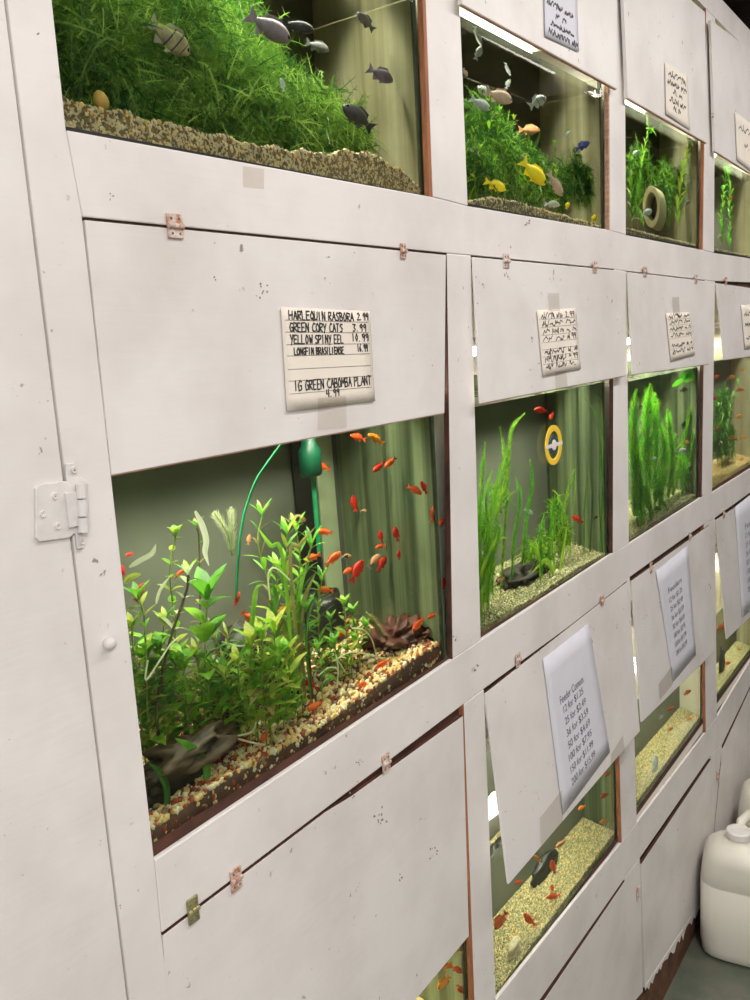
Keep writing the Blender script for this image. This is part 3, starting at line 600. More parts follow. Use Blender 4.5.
# ---------------------------------------------------------------- gravel beds
def ico():
    bm = bmesh.new(); bmesh.ops.create_icosphere(bm, subdivisions=1, radius=1); v = np.array([x.co[:] for x in bm.verts]); f = np.array([[q.index for q in p.verts] for p in bm.faces]); bm.free(); return v, f
IV, IF = ico()
def pebbles(name, pts, sizes, mats, probs, label, cat, base=None):
    n = len(pts); k = len(IV)
    sc = sizes[:, None, None]*(1+rng.uniform(-.35, .35, (n, 1, 3)))
    ang = rng.uniform(0, 2*PI, (n, 3)); V_ = IV[None]*(1+rng.uniform(-.12, .12, (n, k, 1)))*sc
    ca, sa = np.cos(ang), np.sin(ang)
    x = V_[..., 0]*ca[:, :1]-V_[..., 1]*sa[:, :1]; y = V_[..., 0]*sa[:, :1]+V_[..., 1]*ca[:, :1]; z = V_[..., 2]
    y2 = y*ca[:, 1:2]-z*sa[:, 1:2]; z2 = y*sa[:, 1:2]+z*ca[:, 1:2]
    V_ = np.stack([x, y2, z2], -1)+pts[:, None, :]
    Fc = IF[None]+(np.arange(n)*k)[:, None, None]
    vs = V_.reshape(-1, 3); fs = Fc.reshape(-1, 3); mi = np.repeat(rng.choice(len(mats), n, p=probs), len(IF))
    if base is not None:
        bv, bf = base; fs_all = [tuple(f) for f in fs.tolist()]+[tuple(i+len(vs) for i in f) for f in bf]; vs = np.vstack([vs, np.array(bv)]); mi = np.concatenate([mi, np.zeros(len(bf), int)+len(mats)-1])
    else: fs_all = fs.tolist()
    me = bpy.data.meshes.new(name); me.from_pydata(vs.tolist(), [], fs_all)
    for m_ in mats: me.materials.append(M[m_])
    me.polygons.foreach_set('material_index', mi.astype(np.int32)); me.shade_smooth(); me.update()
    o = bpy.data.objects.new(name, me); COL.objects.link(o); return tag(o, label, cat, kind='stuff')
def bed(r, c, hf, size, mats, probs, n, label, fr=0):
    T = TK[(r, c)]; xa, xb, ya, yb = T['x0']+.006, T['x1']-.006, YW+.001, T['yb']-.006
    T['h'] = lambda x, y: T['z0']+hf((x-T['x0'])/(T['x1']-T['x0']), (y-ya)/(yb-ya))
    h = T['h']; ok = np.array
    X = rng.uniform(xa+size, xb-size, n); Y = ya+size*1.15+(yb-ya-2.3*size)*rng.uniform(0, 1, n)**1.3
    Z = ok([h(x, y) for x, y in zip(X, Y)])-size*rng.uniform(.2, 1.0, n)
    nf = fr; XF = rng.uniform(xa+size, xb-size, nf); ZF = rng.uniform(0, 1, nf); HF = ok([h(x, ya) for x in XF]); ZF = T['z0']+.006+ZF*(HF-T['z0']-.006)
    pts = np.vstack([np.stack([X, Y, Z], 1), np.stack([XF, np.full(nf, ya+size*1.2), ZF], 1)])
    if len(mats) == 5 and size > .0035: pts[n:, 2] = T['z0']+.008+rng.uniform(0, 1, nf)**1.5*(HF-T['z0']-.008)
    g = 26; bv = []; bf = []
    for j in range(g+1):
        for i in range(g+1):
            x = xa+(xb-xa)*i/g; y = ya+.0015+(yb-ya-.0015)*j/g; bv.append((x, y, h(x, y)-size*.7))
    for j in range(g):
        for i in range(g): a = j*(g+1)+i; bf.append((a, a+1, a+g+2, a+g+1))
    k = len(bv)
    for i in range(g+1): bv.append((xa+(xb-xa)*i/g, ya+.0015, T['z0']+.005))
    for i in range(g): bf.append((i, k+i, k+i+1, i+1))
    return pebbles('gravel_bed', pts, size*rng.uniform(.65, 1.2, len(pts)), mats, probs, label, 'gravel', (bv, bf))
def prof(tk, pts):
    T = TK[tk]; q = [at(x, y, YW) for x, y in pts]; us = [(p.x-T['x0'])/(T['x1']-T['x0']) for p in q]; hs = [max(.002, p.z-T['z0']) for p in q]
    return lambda u: float(np.interp(u, us, hs))
PR = prof((1, 1), [(68, 99), (85, 105), (103, 108), (130, 114), (150, 119), (200, 131), (260, 145), (300, 151), (330, 154), (350, 151), (370, 153), (390, 163), (410, 177), (426, 193)])
PR2 = prof((1, 2), [(469, 203), (480, 198), (500, 198), (515, 201), (530, 206), (560, 214), (600, 226)])
sm = lambda t: max(0, min(1, t))**2*(3-2*max(0, min(1, t)))
bed(2, 1, lambda u, v: .020+.012*u+.022*v+.004*math.sin(u*9+v*4), .0040, ['g_cream', 'g_white', 'g_red', 'g_brown', 'wood_dark'], [.40, .24, .23, .13, 0], 5200, 'cream and red brown pebbles on the floor of the big planted tank', 420)
bed_front = True
bed(2, 2, lambda u, v: .016+.012*v+.003*math.sin(u*11+v*5), .0026, ['g_yel', 'g_white', 'g_olive'], [.45, .15, .40], 7000, 'pale yellow gravel under the ring thermometer tank plants', 500)
bed(2, 3, lambda u, v: .02+.02*v, .0030, ['g_yel', 'g_olive'], [.4, .6], 4500, 'mossy olive gravel under the vivid green plants', 400)
bed(2, 4, lambda u, v: .02+.02*v, .0035, ['g_yel', 'g_cream'], [.5, .5], 2600, 'yellow gravel in the farthest middle tank', 200)
bed(1, 1, lambda u, v: (PR(u)+.0012*math.sin(u*57)+.0012*math.sin(u*91+1))*(1-.25*v)+.002*math.sin(v*9+u*7)*v, .0022, ['g_grey', 'g_cream', 'g_dk', 'g_brown'], [.44, .18, .20, .18], 9000, 'rough bank of beige gravel under the mossy plants', 3600)
bed(1, 2, lambda u, v: PR2(u)*(1-.3*v)+.001*math.sin(u*40), .0026, ['g_grey', 'g_cream', 'g_dk'], [.5, .25, .25], 5500, 'low gravel mound in the yellow cichlid tank', 900)
bed(1, 3, lambda u, v: .012+.008*(1-u)+.01*v, .003, ['g_grey', 'g_yel', 'g_dk'], [.5, .3, .2], 3000, 'brown gravel below the clay pipe', 400)
bed(1, 4, lambda u, v: .012+.01*v, .0032, ['g_grey', 'g_dk'], [.6, .4], 2200, 'gravel in the farthest top tank', 300)
bed(3, 1, lambda u, v: .03+.02*v, .0028, ['g_yel', 'g_cream'], [.6, .4], 3000, 'gravel in the lower tank nearest the left door', 200)
bed(3, 2, lambda u, v: .020+.015*v, .0026, ['g_yel', 'g_cream', 'g_olive'], [.40, .2, .40], 8000, 'pale yellow gravel in the lower goldfish tank', 500)
bed(3, 3, lambda u, v: .020+.015*v, .0028, ['g_yel', 'g_cream', 'g_olive'], [.45, .2, .35], 6000, 'pale yellow gravel in the third lower tank', 400)
bed(3, 4, lambda u, v: .020+.015*v, .003, ['g_yel', 'g_olive'], [.6, .4], 3500, 'pale gravel in the farthest lower tank', 300)
def ground(tk, px, py):                                   # where a line of sight through the water meets the gravel
    h = TK[tk]['h']; y = YW+.002
    while y < TK[tk]['yb']-.01:
        p = inw(px, py, y)
        if p.z < h(p.x, p.y): return p
        y += .002
    return inw(px, py, TK[tk]['yb']-.012)

# ---------------------------------------------------------------- fish
def fish(tk, hx, hy, tx, ty, Y, col, label, dep=.34, cat='fish', name='fish', group=None, parts=True, fin=None, wid=.42, dy=0.0, stripes=None):
    """nose pixel, tail pixel, depth into the tank; the body is lofted between them"""
    T = TK[tk]
    while Y > YW+.012 and max(inw(hx, hy, Y).x, inw(tx, ty, Y).x) > T['x1']-.014: Y -= .006
    H = inw(hx, hy, Y); E_ = inw(tx, ty, Y+dy); ax = (H-E_); L = ax.length; ax.normalize()
    lp = math.hypot(hx-tx, hy-ty); mx_, my_ = (hx+tx)/2, (hy+ty)/2; q1 = inw(mx_-(hy-ty)/lp, my_+(hx-tx)/lp, Y); q0 = inw(mx_, my_, Y); up = q1-q0
    if up.z < 0: up = -up
    h = up.length*dep*lp/2*(1.0 if L > .012 else .9); up.normalize(); sd = ax.cross(up).normalized(); wd = min(h, L*.2)*wid; c = (H+E_)/2
    if dep > .3: prof = [(0, .08), (.04, .35), (.12, .66), (.25, .95), (.4, 1.0), (.55, .85), (.68, .55), (.76, .33), (.80, .28)]
    else: prof = [(0, .1), (.04, .45), (.12, .75), (.25, 1.0), (.45, .95), (.6, .7), (.72, .45), (.80, .3)]
    f_ = M['f_'+col]; fm = fin or f_
    n = 10; vs = []; fs = []; mb = MB()
    for t, s_ in prof:
        p = H-ax*(L*t)+up*(h*.12*math.sin(t*3))
        vs += [p+up*(math.sin(2*PI*j/n)*h*s_)+sd*(math.cos(2*PI*j/n)*wd*min(1, s_*1.15)) for j in range(n)]
    for i in range(len(prof)-1):
        for j in range(n): fs.append((i*n+j, i*n+(j+1) % n, (i+1)*n+(j+1) % n, (i+1)*n+j))
    fs += [tuple(range(n-1, -1, -1)), tuple((len(prof)-1)*n+j for j in range(n))]
    mb.add(vs, fs, 0)
    th_ = sd*max(.0003, h*.05)
    def blade(m_, pts): m_.prism([H-ax*(L*a)+up*(h*b_)-th_*.5 for a, b_ in pts], th_)
    tail = [(.77, .22), (1.0, 1.0), (.94, .1), (1.0, -.85), (.77, -.22)]; dors = [(.25, .88), (.38, 1.42), (.66, 1.15), (.70, .6), (.5, .8)]; anal = [(.5, -.75), (.66, -1.15), (.74, -.4)]; pelv = [(.3, -.85), (.42, -1.25), (.42, -.8)]
    if parts:
        t = thing(name, c, label, cat, group)
        bo = mb.build('body', [f_], t, smooth=True)
        q = MB(); blade(q, tail); q.build('tail_fin', fm, t)
        q = MB(); blade(q, dors); q.build('dorsal_fin', fm, t)
        q = MB(); blade(q, anal); blade(q, pelv); q.build('lower_fins', fm, t)
        q = MB()
        for s_ in (1, -1): q.lathe(H-ax*(L*.09)+up*(h*.22)+sd*(s_*wd*.50), sd*s_, [(h*.16, 0), (h*.13, wd*.16), (h*.03, wd*.22)], 8)
        q.build('eyes', M['eye'], t)
        if stripes:
            q = MB()
            for a in stripes:
                s0 = np.interp(a, [p[0] for p in prof], [p[1] for p in prof]); p = H-ax*(L*a); ring = [p+up*(math.sin(2*PI*j/n)*h*s0*1.02)+up*(h*.12*math.sin(a*3))+sd*(math.cos(2*PI*j/n)*wd*min(1, s0*1.15)*1.04) for j in range(n)]
                q.add(ring+[v-ax*(L*.035) for v in ring], [(j, (j+1) % n, (j+1) % n+n, j+n) for j in range(n)])
            q.build('dark_bands', M['f_dark'], t)
        return t
    for pl in (tail, dors, anal): blade(mb, pl)
    o = mb.build(name, [f_], None, origin=c); return tag(o, label, cat, group)
# platies and rasboras of the planted tank: nose, tail, depth, colour
A1 = (2, 1)
L_ = [
 (350, 435, 366, 440, .27, 'orange', 'orange fish close under the flap right of the green filter'),
 (368, 434, 384, 444, .14, 'gold', 'golden orange fish slanting under the flap, brightest near the top'),
 (316, 463, 330, 470, .26, 'orange', 'orange fish touching the green filter box'),
 (373, 472, 385, 462, .22, 'red', 'red fish of a pair high before the streaky glass, left one'),
 (385, 468, 396, 457, .26, 'orange', 'orange fish of a pair high before the streaky glass, right one'),
 (422, 494, 407, 486, .06, 'orange', 'orange fish lying level near the upper right glass edge'),
 (421, 481, 427, 494, .11, 'red', 'dim red fish just right of the level orange fish, upper right'),
 (436, 504, 432, 523, .05, 'orange', 'upright orange fish near the right glass edge'),
 (447, 519, 438, 527, .08, 'orange', 'small orange fish under the upright one at the right edge'),
 (353, 495, 356, 512, .31, 'red', 'dim red upright fish on the far back wall'),
 (317, 531, 333, 533, .16, 'orange', 'orange fish swimming level under the green filter tube'),
 (380, 530, 382, 543, .24, 'red', 'dim red upright fish in mid water before the streaked side glass'),
 (375, 548, 386, 545, .20, 'orange', 'small bright orange fish below the dim upright one'),
 (395, 526, 398, 542, .24, 'red', 'faint red upright fish on the right side glass'),
 (399, 550, 399, 560, .27, 'red', 'tiny faint red fish low on the right side glass'),
 (304, 561, 321, 554, .14, 'orange', 'orange fish just above the tall thin leaved plant'),
 (341, 552, 325, 566, .12, 'orange', 'orange fish diving left beside the pale corner strip'),
 (343, 574, 355, 567, .20, 'orange', 'dim orange fish left of the large slanting red fish'),
 (363, 560, 351, 583, .10, 'red', 'largest red fish, slanting nose up in mid tank'),
 (386, 556, 378, 572, .22, 'red', 'dim red slanting fish right of the largest red fish'),
 (317, 589, 334, 591, .14, 'orange', 'orange fish level above the short bright plant'),
 (291, 606, 276, 613, .09, 'gold', 'golden orange fish in front of the leafy stems'),
 (258, 624, 241, 612, .12, 'orange', 'vivid orange fish before the black pot'),
 (239, 592, 235, 606, .17, 'red', 'red fish hanging upright over the black pot'),
 (334, 636, 348, 632, .20, 'red', 'dim red fish among leaves of the short plant'),
 (413, 631, 424, 617, .14, 'orange', 'orange fish climbing above the red brown driftwood'),
 (427, 619, 437, 613, .22, 'orange', 'faint orange fish near the far glass over the driftwood'),
 (447, 578, 446, 590, .07, 'red', 'red fish half hidden at the right glass seam'),
 (125, 556, 134, 553, .24, 'red', 'small red fish upper left by the post'),
 (122, 565, 124, 577, .20, 'red', 'tiny red fish touching the left post'),
 (144, 583, 135, 602, .10, 'red', 'red fish upright at the far left over the weeds'),
 (184, 570, 175, 578, .12, 'orange', 'orange fish above the yellowed stem tip on the left'),
 (250, 534, 248, 545, .28, 'copper', 'faint copper fish beside the green air tube'),
 (292, 645, 308, 649, .16, 'red', 'dim red fish between the two leafy bushes'),
 (285, 654, 296, 649, .16, 'red', 'dim red fish tucked behind the large leafy bush'),
 (297, 659, 300, 674, .12, 'orange', 'upright orange fish behind the round faded leaf')]
for hx, hy, tx, ty, Y, c, lb in L_: fish(A1, hx, hy, tx, ty, Y, c, lb, dep=.36 if abs(hx-tx) > 6 else .34)
Lg = [((305, 680), (318, 689), 'red', 'dark red fish on the pebbles by the root tangle'), ((307, 710), (322, 702), 'orange', 'orange fish over the pebbles at mid front'), ((370, 687), (356, 683), 'orange', 'orange fish resting on pale pebbles, mid right'),
      ((376, 667), (391, 660), 'orange', 'orange fish left of a white pebble near the driftwood'), ((398, 666), (411, 660), 'orange', 'orange fish under the driftwood edge'), ((260, 743), (270, 731), 'orange', 'orange fish slanting on the pebbles by the big bush'),
      ((238, 740), (254, 744), 'red', 'red fish lying on the pebbles in front of the big bush'), ((167, 722), (180, 720), 'red', 'red fish over the grey driftwood on the left'), ((302, 686), (312, 680), 'red', 'small red fish by the brown thick stem')]
for (hx, hy), (tx, ty), c, lb in Lg:
    g = ground(A1, (hx+tx)/2, (hy+ty)/2+3); fish(A1, hx, hy, tx, ty, min(g.y-.012, .33) if g.y > .045 else .033, c, lb)
def rasbora(hx, hy, tx, ty, Y, lb):
    t = fish(A1, hx, hy, tx, ty, Y, 'copper', lb, dep=.42, name='fish', fin=M['fin_clear'])
    H = inw(hx, hy, Y); E_ = inw(tx, ty, Y); ax = (H-E_); L = ax.length; ax.normalize(); sd = ax.cross(Vector((0, 0, 1))).normalized(); up = sd.cross(ax); q = MB(); h = L*.17
    for s_ in (1, -1): q.prism([H-ax*L*.42+up*h*.75+sd*s_*h*.30, H-ax*L*.42-up*h*.7+sd*s_*h*.30, H-ax*L*.8+sd*s_*h*.14], sd*s_*h*.1)
    q.build('dark_wedge', M['f_dark'], t)
rasbora(306, 520, 288, 518, .13, 'harlequin fish with dark wedge above the thin leaved plant'); rasbora(352, 556, 341, 557, .18, 'small harlequin fish beside the dark back corner')
rasbora(367, 511, 360, 511, .26, 'tiny pale harlequin fish high by the dark corner'); rasbora(380, 554, 369, 568, .17, 'dark slim harlequin fish by the right side glass'); rasbora(289, 527, 280, 528, .19, 'coppery harlequin fish by the tallest leaf tip')
# top tank cichlids
B1 = (1, 1)
fish(B1, 189, 55, 147, 20, .05, 'tan', 'large tan cichlid with dark bars diving in front of the moss', dep=.40, stripes=(.14, .30, .48), fin=M['fin_clear'])
fish(B1, 290, 42, 246, 14, .10, 'mauve', 'biggest mauve grey cichlid swimming right at the top', dep=.40)
fish(B1, 314, 31, 281, 22, .12, 'dark', 'dark cichlid right above the biggest mauve one', dep=.36)
fish(B1, 329, 51, 305, 42, .16, 'grey', 'grey cichlid right of the mauve pair', dep=.40)
fish(B1, 357, 12, 374, 31, .10, 'grey', 'small grey cichlid by the upper water line, nose up', dep=.36)
fish(B1, 393, 82, 367, 68, .08, 'mauve', 'pale grey cichlid near the cloudy right glass', dep=.44)
fish(B1, 343, 105, 373, 130, .06, 'dark', 'near black cichlid with forked tail above the gravel bank', dep=.40)
fish(B1, 281, 78, 284, 92, .05, 'silver', 'tiny silver fish before the moss', dep=.3)
# second top tank
B2 = (1, 2)
for a in [
 (512, 102, 485, 91, .08, 'pink', 'pink oval cichlid in the second top tank', .46, None), (478, 86, 488, 96, .14, 'silver', 'black and white banded cichlid behind the pink one', .55, (.2, .35, .5, .65)),
 (490, 110, 470, 98, .06, 'silver', 'pale grey cichlid below the banded one', .42, None), (546, 97, 529, 107, .10, 'silver', 'silver cichlid with dark back near the middle', .55, (.2, .5)),
 (540, 130, 518, 130, .20, 'copper', 'brownish cichlid in the dim middle water', .42, None), (545, 185, 521, 160, .05, 'yellow', 'large bright yellow cichlid diving', .40, None),
 (506, 190, 484, 181, .05, 'yellow', 'smaller yellow cichlid near the lower left plants', .40, None), (562, 196, 548, 172, .07, 'pink', 'slender pinkish cichlid right of the large yellow one', .30, None),
 (560, 205, 544, 204, .05, 'silver', 'grey white cichlid low over the gravel', .42, None), (590, 142, 575, 150, .09, 'blue', 'deep blue cichlid before the right glass', .42, None),
 (510, 79, 506, 89, .2, 'silver', 'faint pale fish upright in the upper middle', .4, None), (526, 156, 511, 155, .24, 'pink', 'dim pink fish near the back plants', .4, None), (571, 131, 564, 137, .12, 'silver', 'small silver fish upper right of the yellow pair', .35, None),
 (481, 46, 475, 60, .1, 'silver', 'pale fish at the upper left below the surface', .4, None), (467, 77, 463, 68, .06, 'pink', 'pink fish cut by the left post', .4, None), (569, 202, 566, 209, .08, 'yellow', 'tiny yellow fish above the gravel', .5, None), (596, 214, 593, 223, .04, 'yellow', 'tiny yellow fish in the lower right corner', .5, None)]:
    fish(B2, a[0], a[1], a[2], a[3], a[4], a[5], a[6], dep=a[7], stripes=a[8])
B3 = (1, 3)
fish(B3, 652, 210, 641, 216, .05, 'silver', 'pale blue grey fish in front of the clay pipe', dep=.5); fish(B3, 638, 150, 632, 158, .12, 'silver', 'pale fish upper left of the clay pipe tank', dep=.4); fish(B3, 690, 200, 684, 206, .12, 'grey', 'grey fish right of the clay pipe', dep=.4)
fish((1, 4), 733, 197, 728, 200, .05, 'orange', 'orange fish in the farthest top tank', dep=.45); fish((1, 4), 722, 235, 717, 238, .05, 'pink', 'pinkish fish low in the farthest top tank', dep=.45)
# ring thermometer tank
C2 = (2, 2)
for a in [(534, 410, 548, 411, .10, 'red', 'deep red fish near the top of the ring thermometer tank'), (572, 516, 583, 523, .10, 'red', 'red fish right of the tall stems, mid height'), (563, 542, 571, 541, .12, 'red', 'small red fish low beside the reed stems'), (497, 582, 505, 578, .035, 'copper', 'pinkish copper fish low at the left above the gravel'), (533, 514, 524, 509, .14, 'silver', 'small pale fish mid water'), (598, 516, 594, 519, .1, 'dark', 'tiny dark fish near the right glass'), (550, 420, 553, 412, .22, 'red', 'dim red fish above the ring')]:
    fish(C2, *a[:6], a[6], dep=.42)
C3 = (2, 3)
for a in [(642, 405, 636, 410, .06, 'dark', 'black fish upper left in the vivid green tank'), (652, 413, 645, 411, .07, 'dark', 'black fish beside the upper left one'), (688, 389, 680, 391, .05, 'dark', 'black fish near the top right of the vivid green tank'), (685, 421, 683, 429, .08, 'dark', 'black fish mid right of the vivid green tank'), (686, 449, 677, 453, .035, 'silver', 'bright white fish in the vivid green tank'), (690, 443, 683, 441, .06, 'gold', 'golden fish above the white one'), (657, 458, 651, 459, .05, 'silver', 'small pale fish low among green columns'), (692, 466, 689, 472, .07, 'dark', 'dark fish low right of the white one')]:
    fish(C3, *a[:6], a[6], dep=.45)
C4 = (2, 4)
for i, a in enumerate([(735, 376, 727, 379, .05, 'gold', 'golden fish at the top of the farthest middle tank'), (744, 389, 736, 391, .06, 'orange', 'orange fish right below the top golden one'), (717, 400, 711, 396, .04, 'red', 'red fish at the left edge of the farthest middle tank'), (742, 415, 735, 418, .06, 'gold', 'gold fish mid right in the farthest middle tank'),
    (735, 437, 728, 438, .05, 'orange', 'orange fish low middle of the farthest middle tank'), (746, 437, 739, 438, .08, 'gold', 'gold fish low right of the farthest middle tank'), (721, 427, 715, 430, .06, 'red', 'red fish low left of the farthest middle tank'), (719, 375, 714, 379, .08, 'orange', 'orange fish upper left of the farthest middle tank'), (745, 370, 739, 369, .1, 'gold', 'gold fish touching the surface, farthest middle tank'), (744, 459, 739, 460, .08, 'orange', 'orange fish lowest in the farthest middle tank'), (729, 398, 724, 400, .15, 'copper', 'coppery fish in the centre of the farthest middle tank')]):
    fish(C4, *a[:6], a[6], dep=.45, parts=False)
# lower tanks: goldfish
D2 = (3, 2)
for a in [(534, 855, 541, 862, .05, 'gold', 'golden goldfish just below the corner of the hanging flap'), (552, 860, 555, 874, .05, 'orange', 'orange goldfish upright under the printed sheet'), (546, 898, 561, 895, .045, 'orange', 'orange goldfish level in the middle of the lower tank'), (524, 913, 536, 926, .04, 'orange', 'largest orange goldfish low in the tank'),
          (495, 930, 507, 911, .04, 'orange', 'orange goldfish at the left edge of the lower tank'), (600, 798, 609, 793, .08, 'orange', 'orange goldfish upper right, near the wooden jamb'), (599, 823, 608, 820, .07, 'gold', 'golden goldfish below the upper right one'), (605, 777, 611, 771, .1, 'orange', 'small goldfish at the top right under the flap'), (556, 848, 566, 840, .08, 'copper', 'dim coppery goldfish by the flap edge'),
          (578, 810, 586, 805, .12, 'gold', 'small goldfish close to the flap edge, mid right'), (515, 884, 523, 880, .06, 'orange', 'small orange goldfish left below the flap corner'), (538, 930, 541, 919, .05, 'copper', 'dim orange goldfish right of the largest'), (552, 884, 554, 893, .09, 'orange', 'little orange goldfish above the level one')]:
    fish(D2, *a[:6], a[6], dep=.38)
D3 = (3, 3)
for a in [(691, 690, 684, 695, .05, 'orange', 'orange goldfish near the flap in the third lower tank'), (674, 707, 667, 711, .05, 'orange', 'orange goldfish mid left in the third lower tank'), (664, 715, 659, 719, .05, 'silver', 'pale fish by the flap corner in the third lower tank'), (693, 718, 686, 720, .06, 'gold', 'golden fish over the gravel in the third lower tank'), (673, 727, 668, 731, .05, 'orange', 'lowest orange fish in the third lower tank')]:
    fish(D3, *a[:6], a[6], dep=.42, parts=False)
for a in [(724, 624, 717, 631, .05, 'orange', 'orange fish under the flap corner, farthest lower tank'), (731, 662, 724, 665, .05, 'orange', 'orange fish low in the farthest lower tank'), (735, 630, 731, 634, .06, 'gold', 'golden fish right of the upper orange one, farthest lower tank'), (742, 650, 737, 648, .1, 'gold', 'golden fish mid height, farthest lower tank')]:
    fish((3, 4), *a[:6], a[6], dep=.42, parts=False)
for a in [(452, 962, 443, 970, .03, 'gold', 'yellow goldfish at the flap edge, lower left tank'), (463, 973, 450, 966, .04, 'orange', 'bright orange goldfish in the lower left tank'), (438, 990, 450, 975, .03, 'gold', 'golden goldfish slanting down, lower left tank'), (464, 994, 457, 984, .05, 'orange', 'orange goldfish lowest in the lower left tank'), (463, 945, 457, 952, .06, 'gold', 'small yellow goldfish at the upper corner, lower left tank')]:
    fish((3, 1), *a[:6], a[6], dep=.38)

# ---------------------------------------------------------------- plants
def path(tk, pts, Y, Y2=None, root=True, n=10):
    """a smooth stem through seen points, rooted in the gravel"""
    Y2 = Y if Y2 is None else Y2; k = len(pts); P3 = []
    for i, (x, y) in enumerate(pts):
        yy = Y+(Y2-Y)*i/max(1, k-1)
        while yy > YW+.01 and inw(x, y, yy).x > TK[tk]['x1']-.014: yy -= .006
        P3.append(inw(x, y, yy))
    if root:
        b_ = P3[0]; z = TK[tk]['h'](b_.x, b_.y)-.004
        if b_.z > z: P3 = [Vector((b_.x, b_.y, z))]+P3
    out = []
    for i in range(len(P3)-1):
        p0, p1, p2, p3 = P3[max(i-1, 0)], P3[i], P3[i+1], P3[min(i+2, len(P3)-1)]
        for j in range(n):
            t = j/n; out.append(.5*((2*p1)+(p2-p0)*t+(2*p0-5*p1+4*p2-p3)*t*t+(3*p1-p0-3*p2+p3)*t**3))
    out.append(P3[-1])
    lv = TK[tk]['lv']-.002; x0, x1 = TK[tk]['x0']+.012, TK[tk]['x1']-.012
    return [Vector((min(max(p.x, x0), x1), max(p.y, YW+.003), min(p.z, lv))) for p in out]
def clampb(tk, mb):
    T = TK[tk]; x0, x1, z1, y0, y1_ = T['x0']+.006, T['x1']-.006, T['lv']-.001, YW+.0015, T['yb']-.006
    mb.v = [(min(max(a, x0), x1), min(max(b_, y0), y1_), min(c, z1)) for a, b_, c in mb.v]
def along(pts, step, start=0.0):
    d = 0; nxt = start; out = []
    for a, b_ in zip(pts, pts[1:]):
        l = (b_-a).length
        while nxt <= d+l and l > 0: out.append((a+(b_-a)*((nxt-d)/l), (b_-a).normalized())); nxt += step
        d += l
    return out, d
def leafy(tk, pts, Y, label, mats=('leaf', 'leaf_mid', 'leaf_yel'), L=.03, W=.011, step=.013, start=.25, Y2=None, stem='stem_green', sr=.0011, whorl=2, curl=.35, ang=.9, seed=1, cat='plant', name='stem_plant', top=True, prof=None):
    r = random.Random(seed); P3 = path(tk, pts, Y, Y2); al, tot = along(P3, step); t = thing(name, P3[0], label, cat)
    mb = MB(); mb.tube(P3[::2]+[P3[-1]] if (len(P3)-1) % 2 else P3[::2], sr, 5); clampb(tk, mb); mb.build('stem', M[stem], t, smooth=True)
    mb = MB(); k = 0; a0 = r.uniform(0, 6)
    for i, (p, d) in enumerate(al):
        f = i*step/tot
        if f < start: continue
        a0 += PI/2+r.uniform(-.4, .4)
        for w_ in range(whorl):
            a = a0+2*PI*w_/whorl; s_ = Vector((math.cos(a), math.sin(a), 0)); s_ = (s_-d*s_.dot(d)).normalized()
            dd = (s_*math.sin(ang)+d*math.cos(ang)+Vector((r.uniform(-.2, .2), r.uniform(-.2, .2), r.uniform(-.2, .2)))).normalized()
            sc = (1 if f < .8 else .7)*r.uniform(.6, 1.15); mb.leaf(p, dd, Vector((0, 0, 1)), L*sc, W*sc, curl*r.uniform(.2, 1.6), r.randrange(len(mats)), prof=prof)
    if top:
        for q in range(5): a = q*1.257; mb.leaf(P3[-1], Vector((math.cos(a)*.5, math.sin(a)*.5, .9)), (0, 0, 1), L*.75, W*.8, .3, r.randrange(len(mats)), prof=prof)
    clampb(tk, mb); mb.build('foliage', [M[m_] for m_ in mats], t, fix=False); return t
def blades(tk, specs, Y, label, mats=('leaf', 'leaf_mid'), W=.006, cat='plant', name='ribbon_plant', root=True):
    mb = MB(); p0 = None
    for j, (pts, w_, yy) in enumerate(specs):
        P3 = path(tk, pts, Y+yy, root=root, n=5); p0 = p0 or P3[0]; n = len(P3); vs = []
        for i, p in enumerate(P3):
            d = (P3[min(i+1, n-1)]-P3[max(i-1, 0)]).normalized(); sd = d.cross(Vector((.35, .9, .2))).normalized(); t = i/(n-1); ww = W*w_*.5*min(1, .35+3*t, (1-t)*3.2+.06); cr = d.cross(sd)
            vs += [p-sd*ww+cr*ww*.3, p, p+sd*ww+cr*ww*.3]
        mb.add(vs, [f for i in range(n-1) for f in ((3*i, 3*i+1, 3*i+4, 3*i+3), (3*i+1, 3*i+2, 3*i+5, 3*i+4))], j % len(mats))
    clampb(tk, mb); o = mb.build(name, [M[m_] for m_ in mats], None, origin=p0, fix=False); return tag(o, label, cat)
def brush(tk, pts, Y, label, rad=.012, mats=('feather', 'feather_yel'), Y2=None, step=.0035, per=9, seed=1, root=True, name='feathery_plant', cat='plant', flat=1.0, lw=.0016):
    r = random.Random(seed); P3 = path(tk, pts, Y, Y2, root=root); t = thing(name, P3[0], label, cat)
    mb = MB(); mb.tube(P3[::2] if len(P3) % 2 else P3[::2]+[P3[-1]], .0011, 5); clampb(tk, mb); mb.build('stem', M['stem_green'], t, smooth=True)
    mb = MB(); al, tot = along(P3, step)
    for i, (p, d) in enumerate(al):
        f = i*step/tot
        if f < .08: continue
        rr = rad*1.7*min(1, .5+f*2)*(1 if f < .85 else max(.35, (1-f)/.15))
        a0 = r.uniform(0, 6)
        for w_ in range(per):
            a = a0+2*PI*w_/per; s_ = Vector((math.cos(a), math.sin(a)*flat, 0)); s_ = (s_-d*s_.dot(d)).normalized(); dd = (s_*.85+d*.5).normalized()
            mb.leaf(p, dd, d, rr*r.uniform(.8, 1.1), lw, -.25, r.randrange(len(mats)), seg=2, prof=[.6, 1, .2])
    clampb(tk, mb); mb.build('foliage', [M[m_] for m_ in mats], t, fix=False); return t
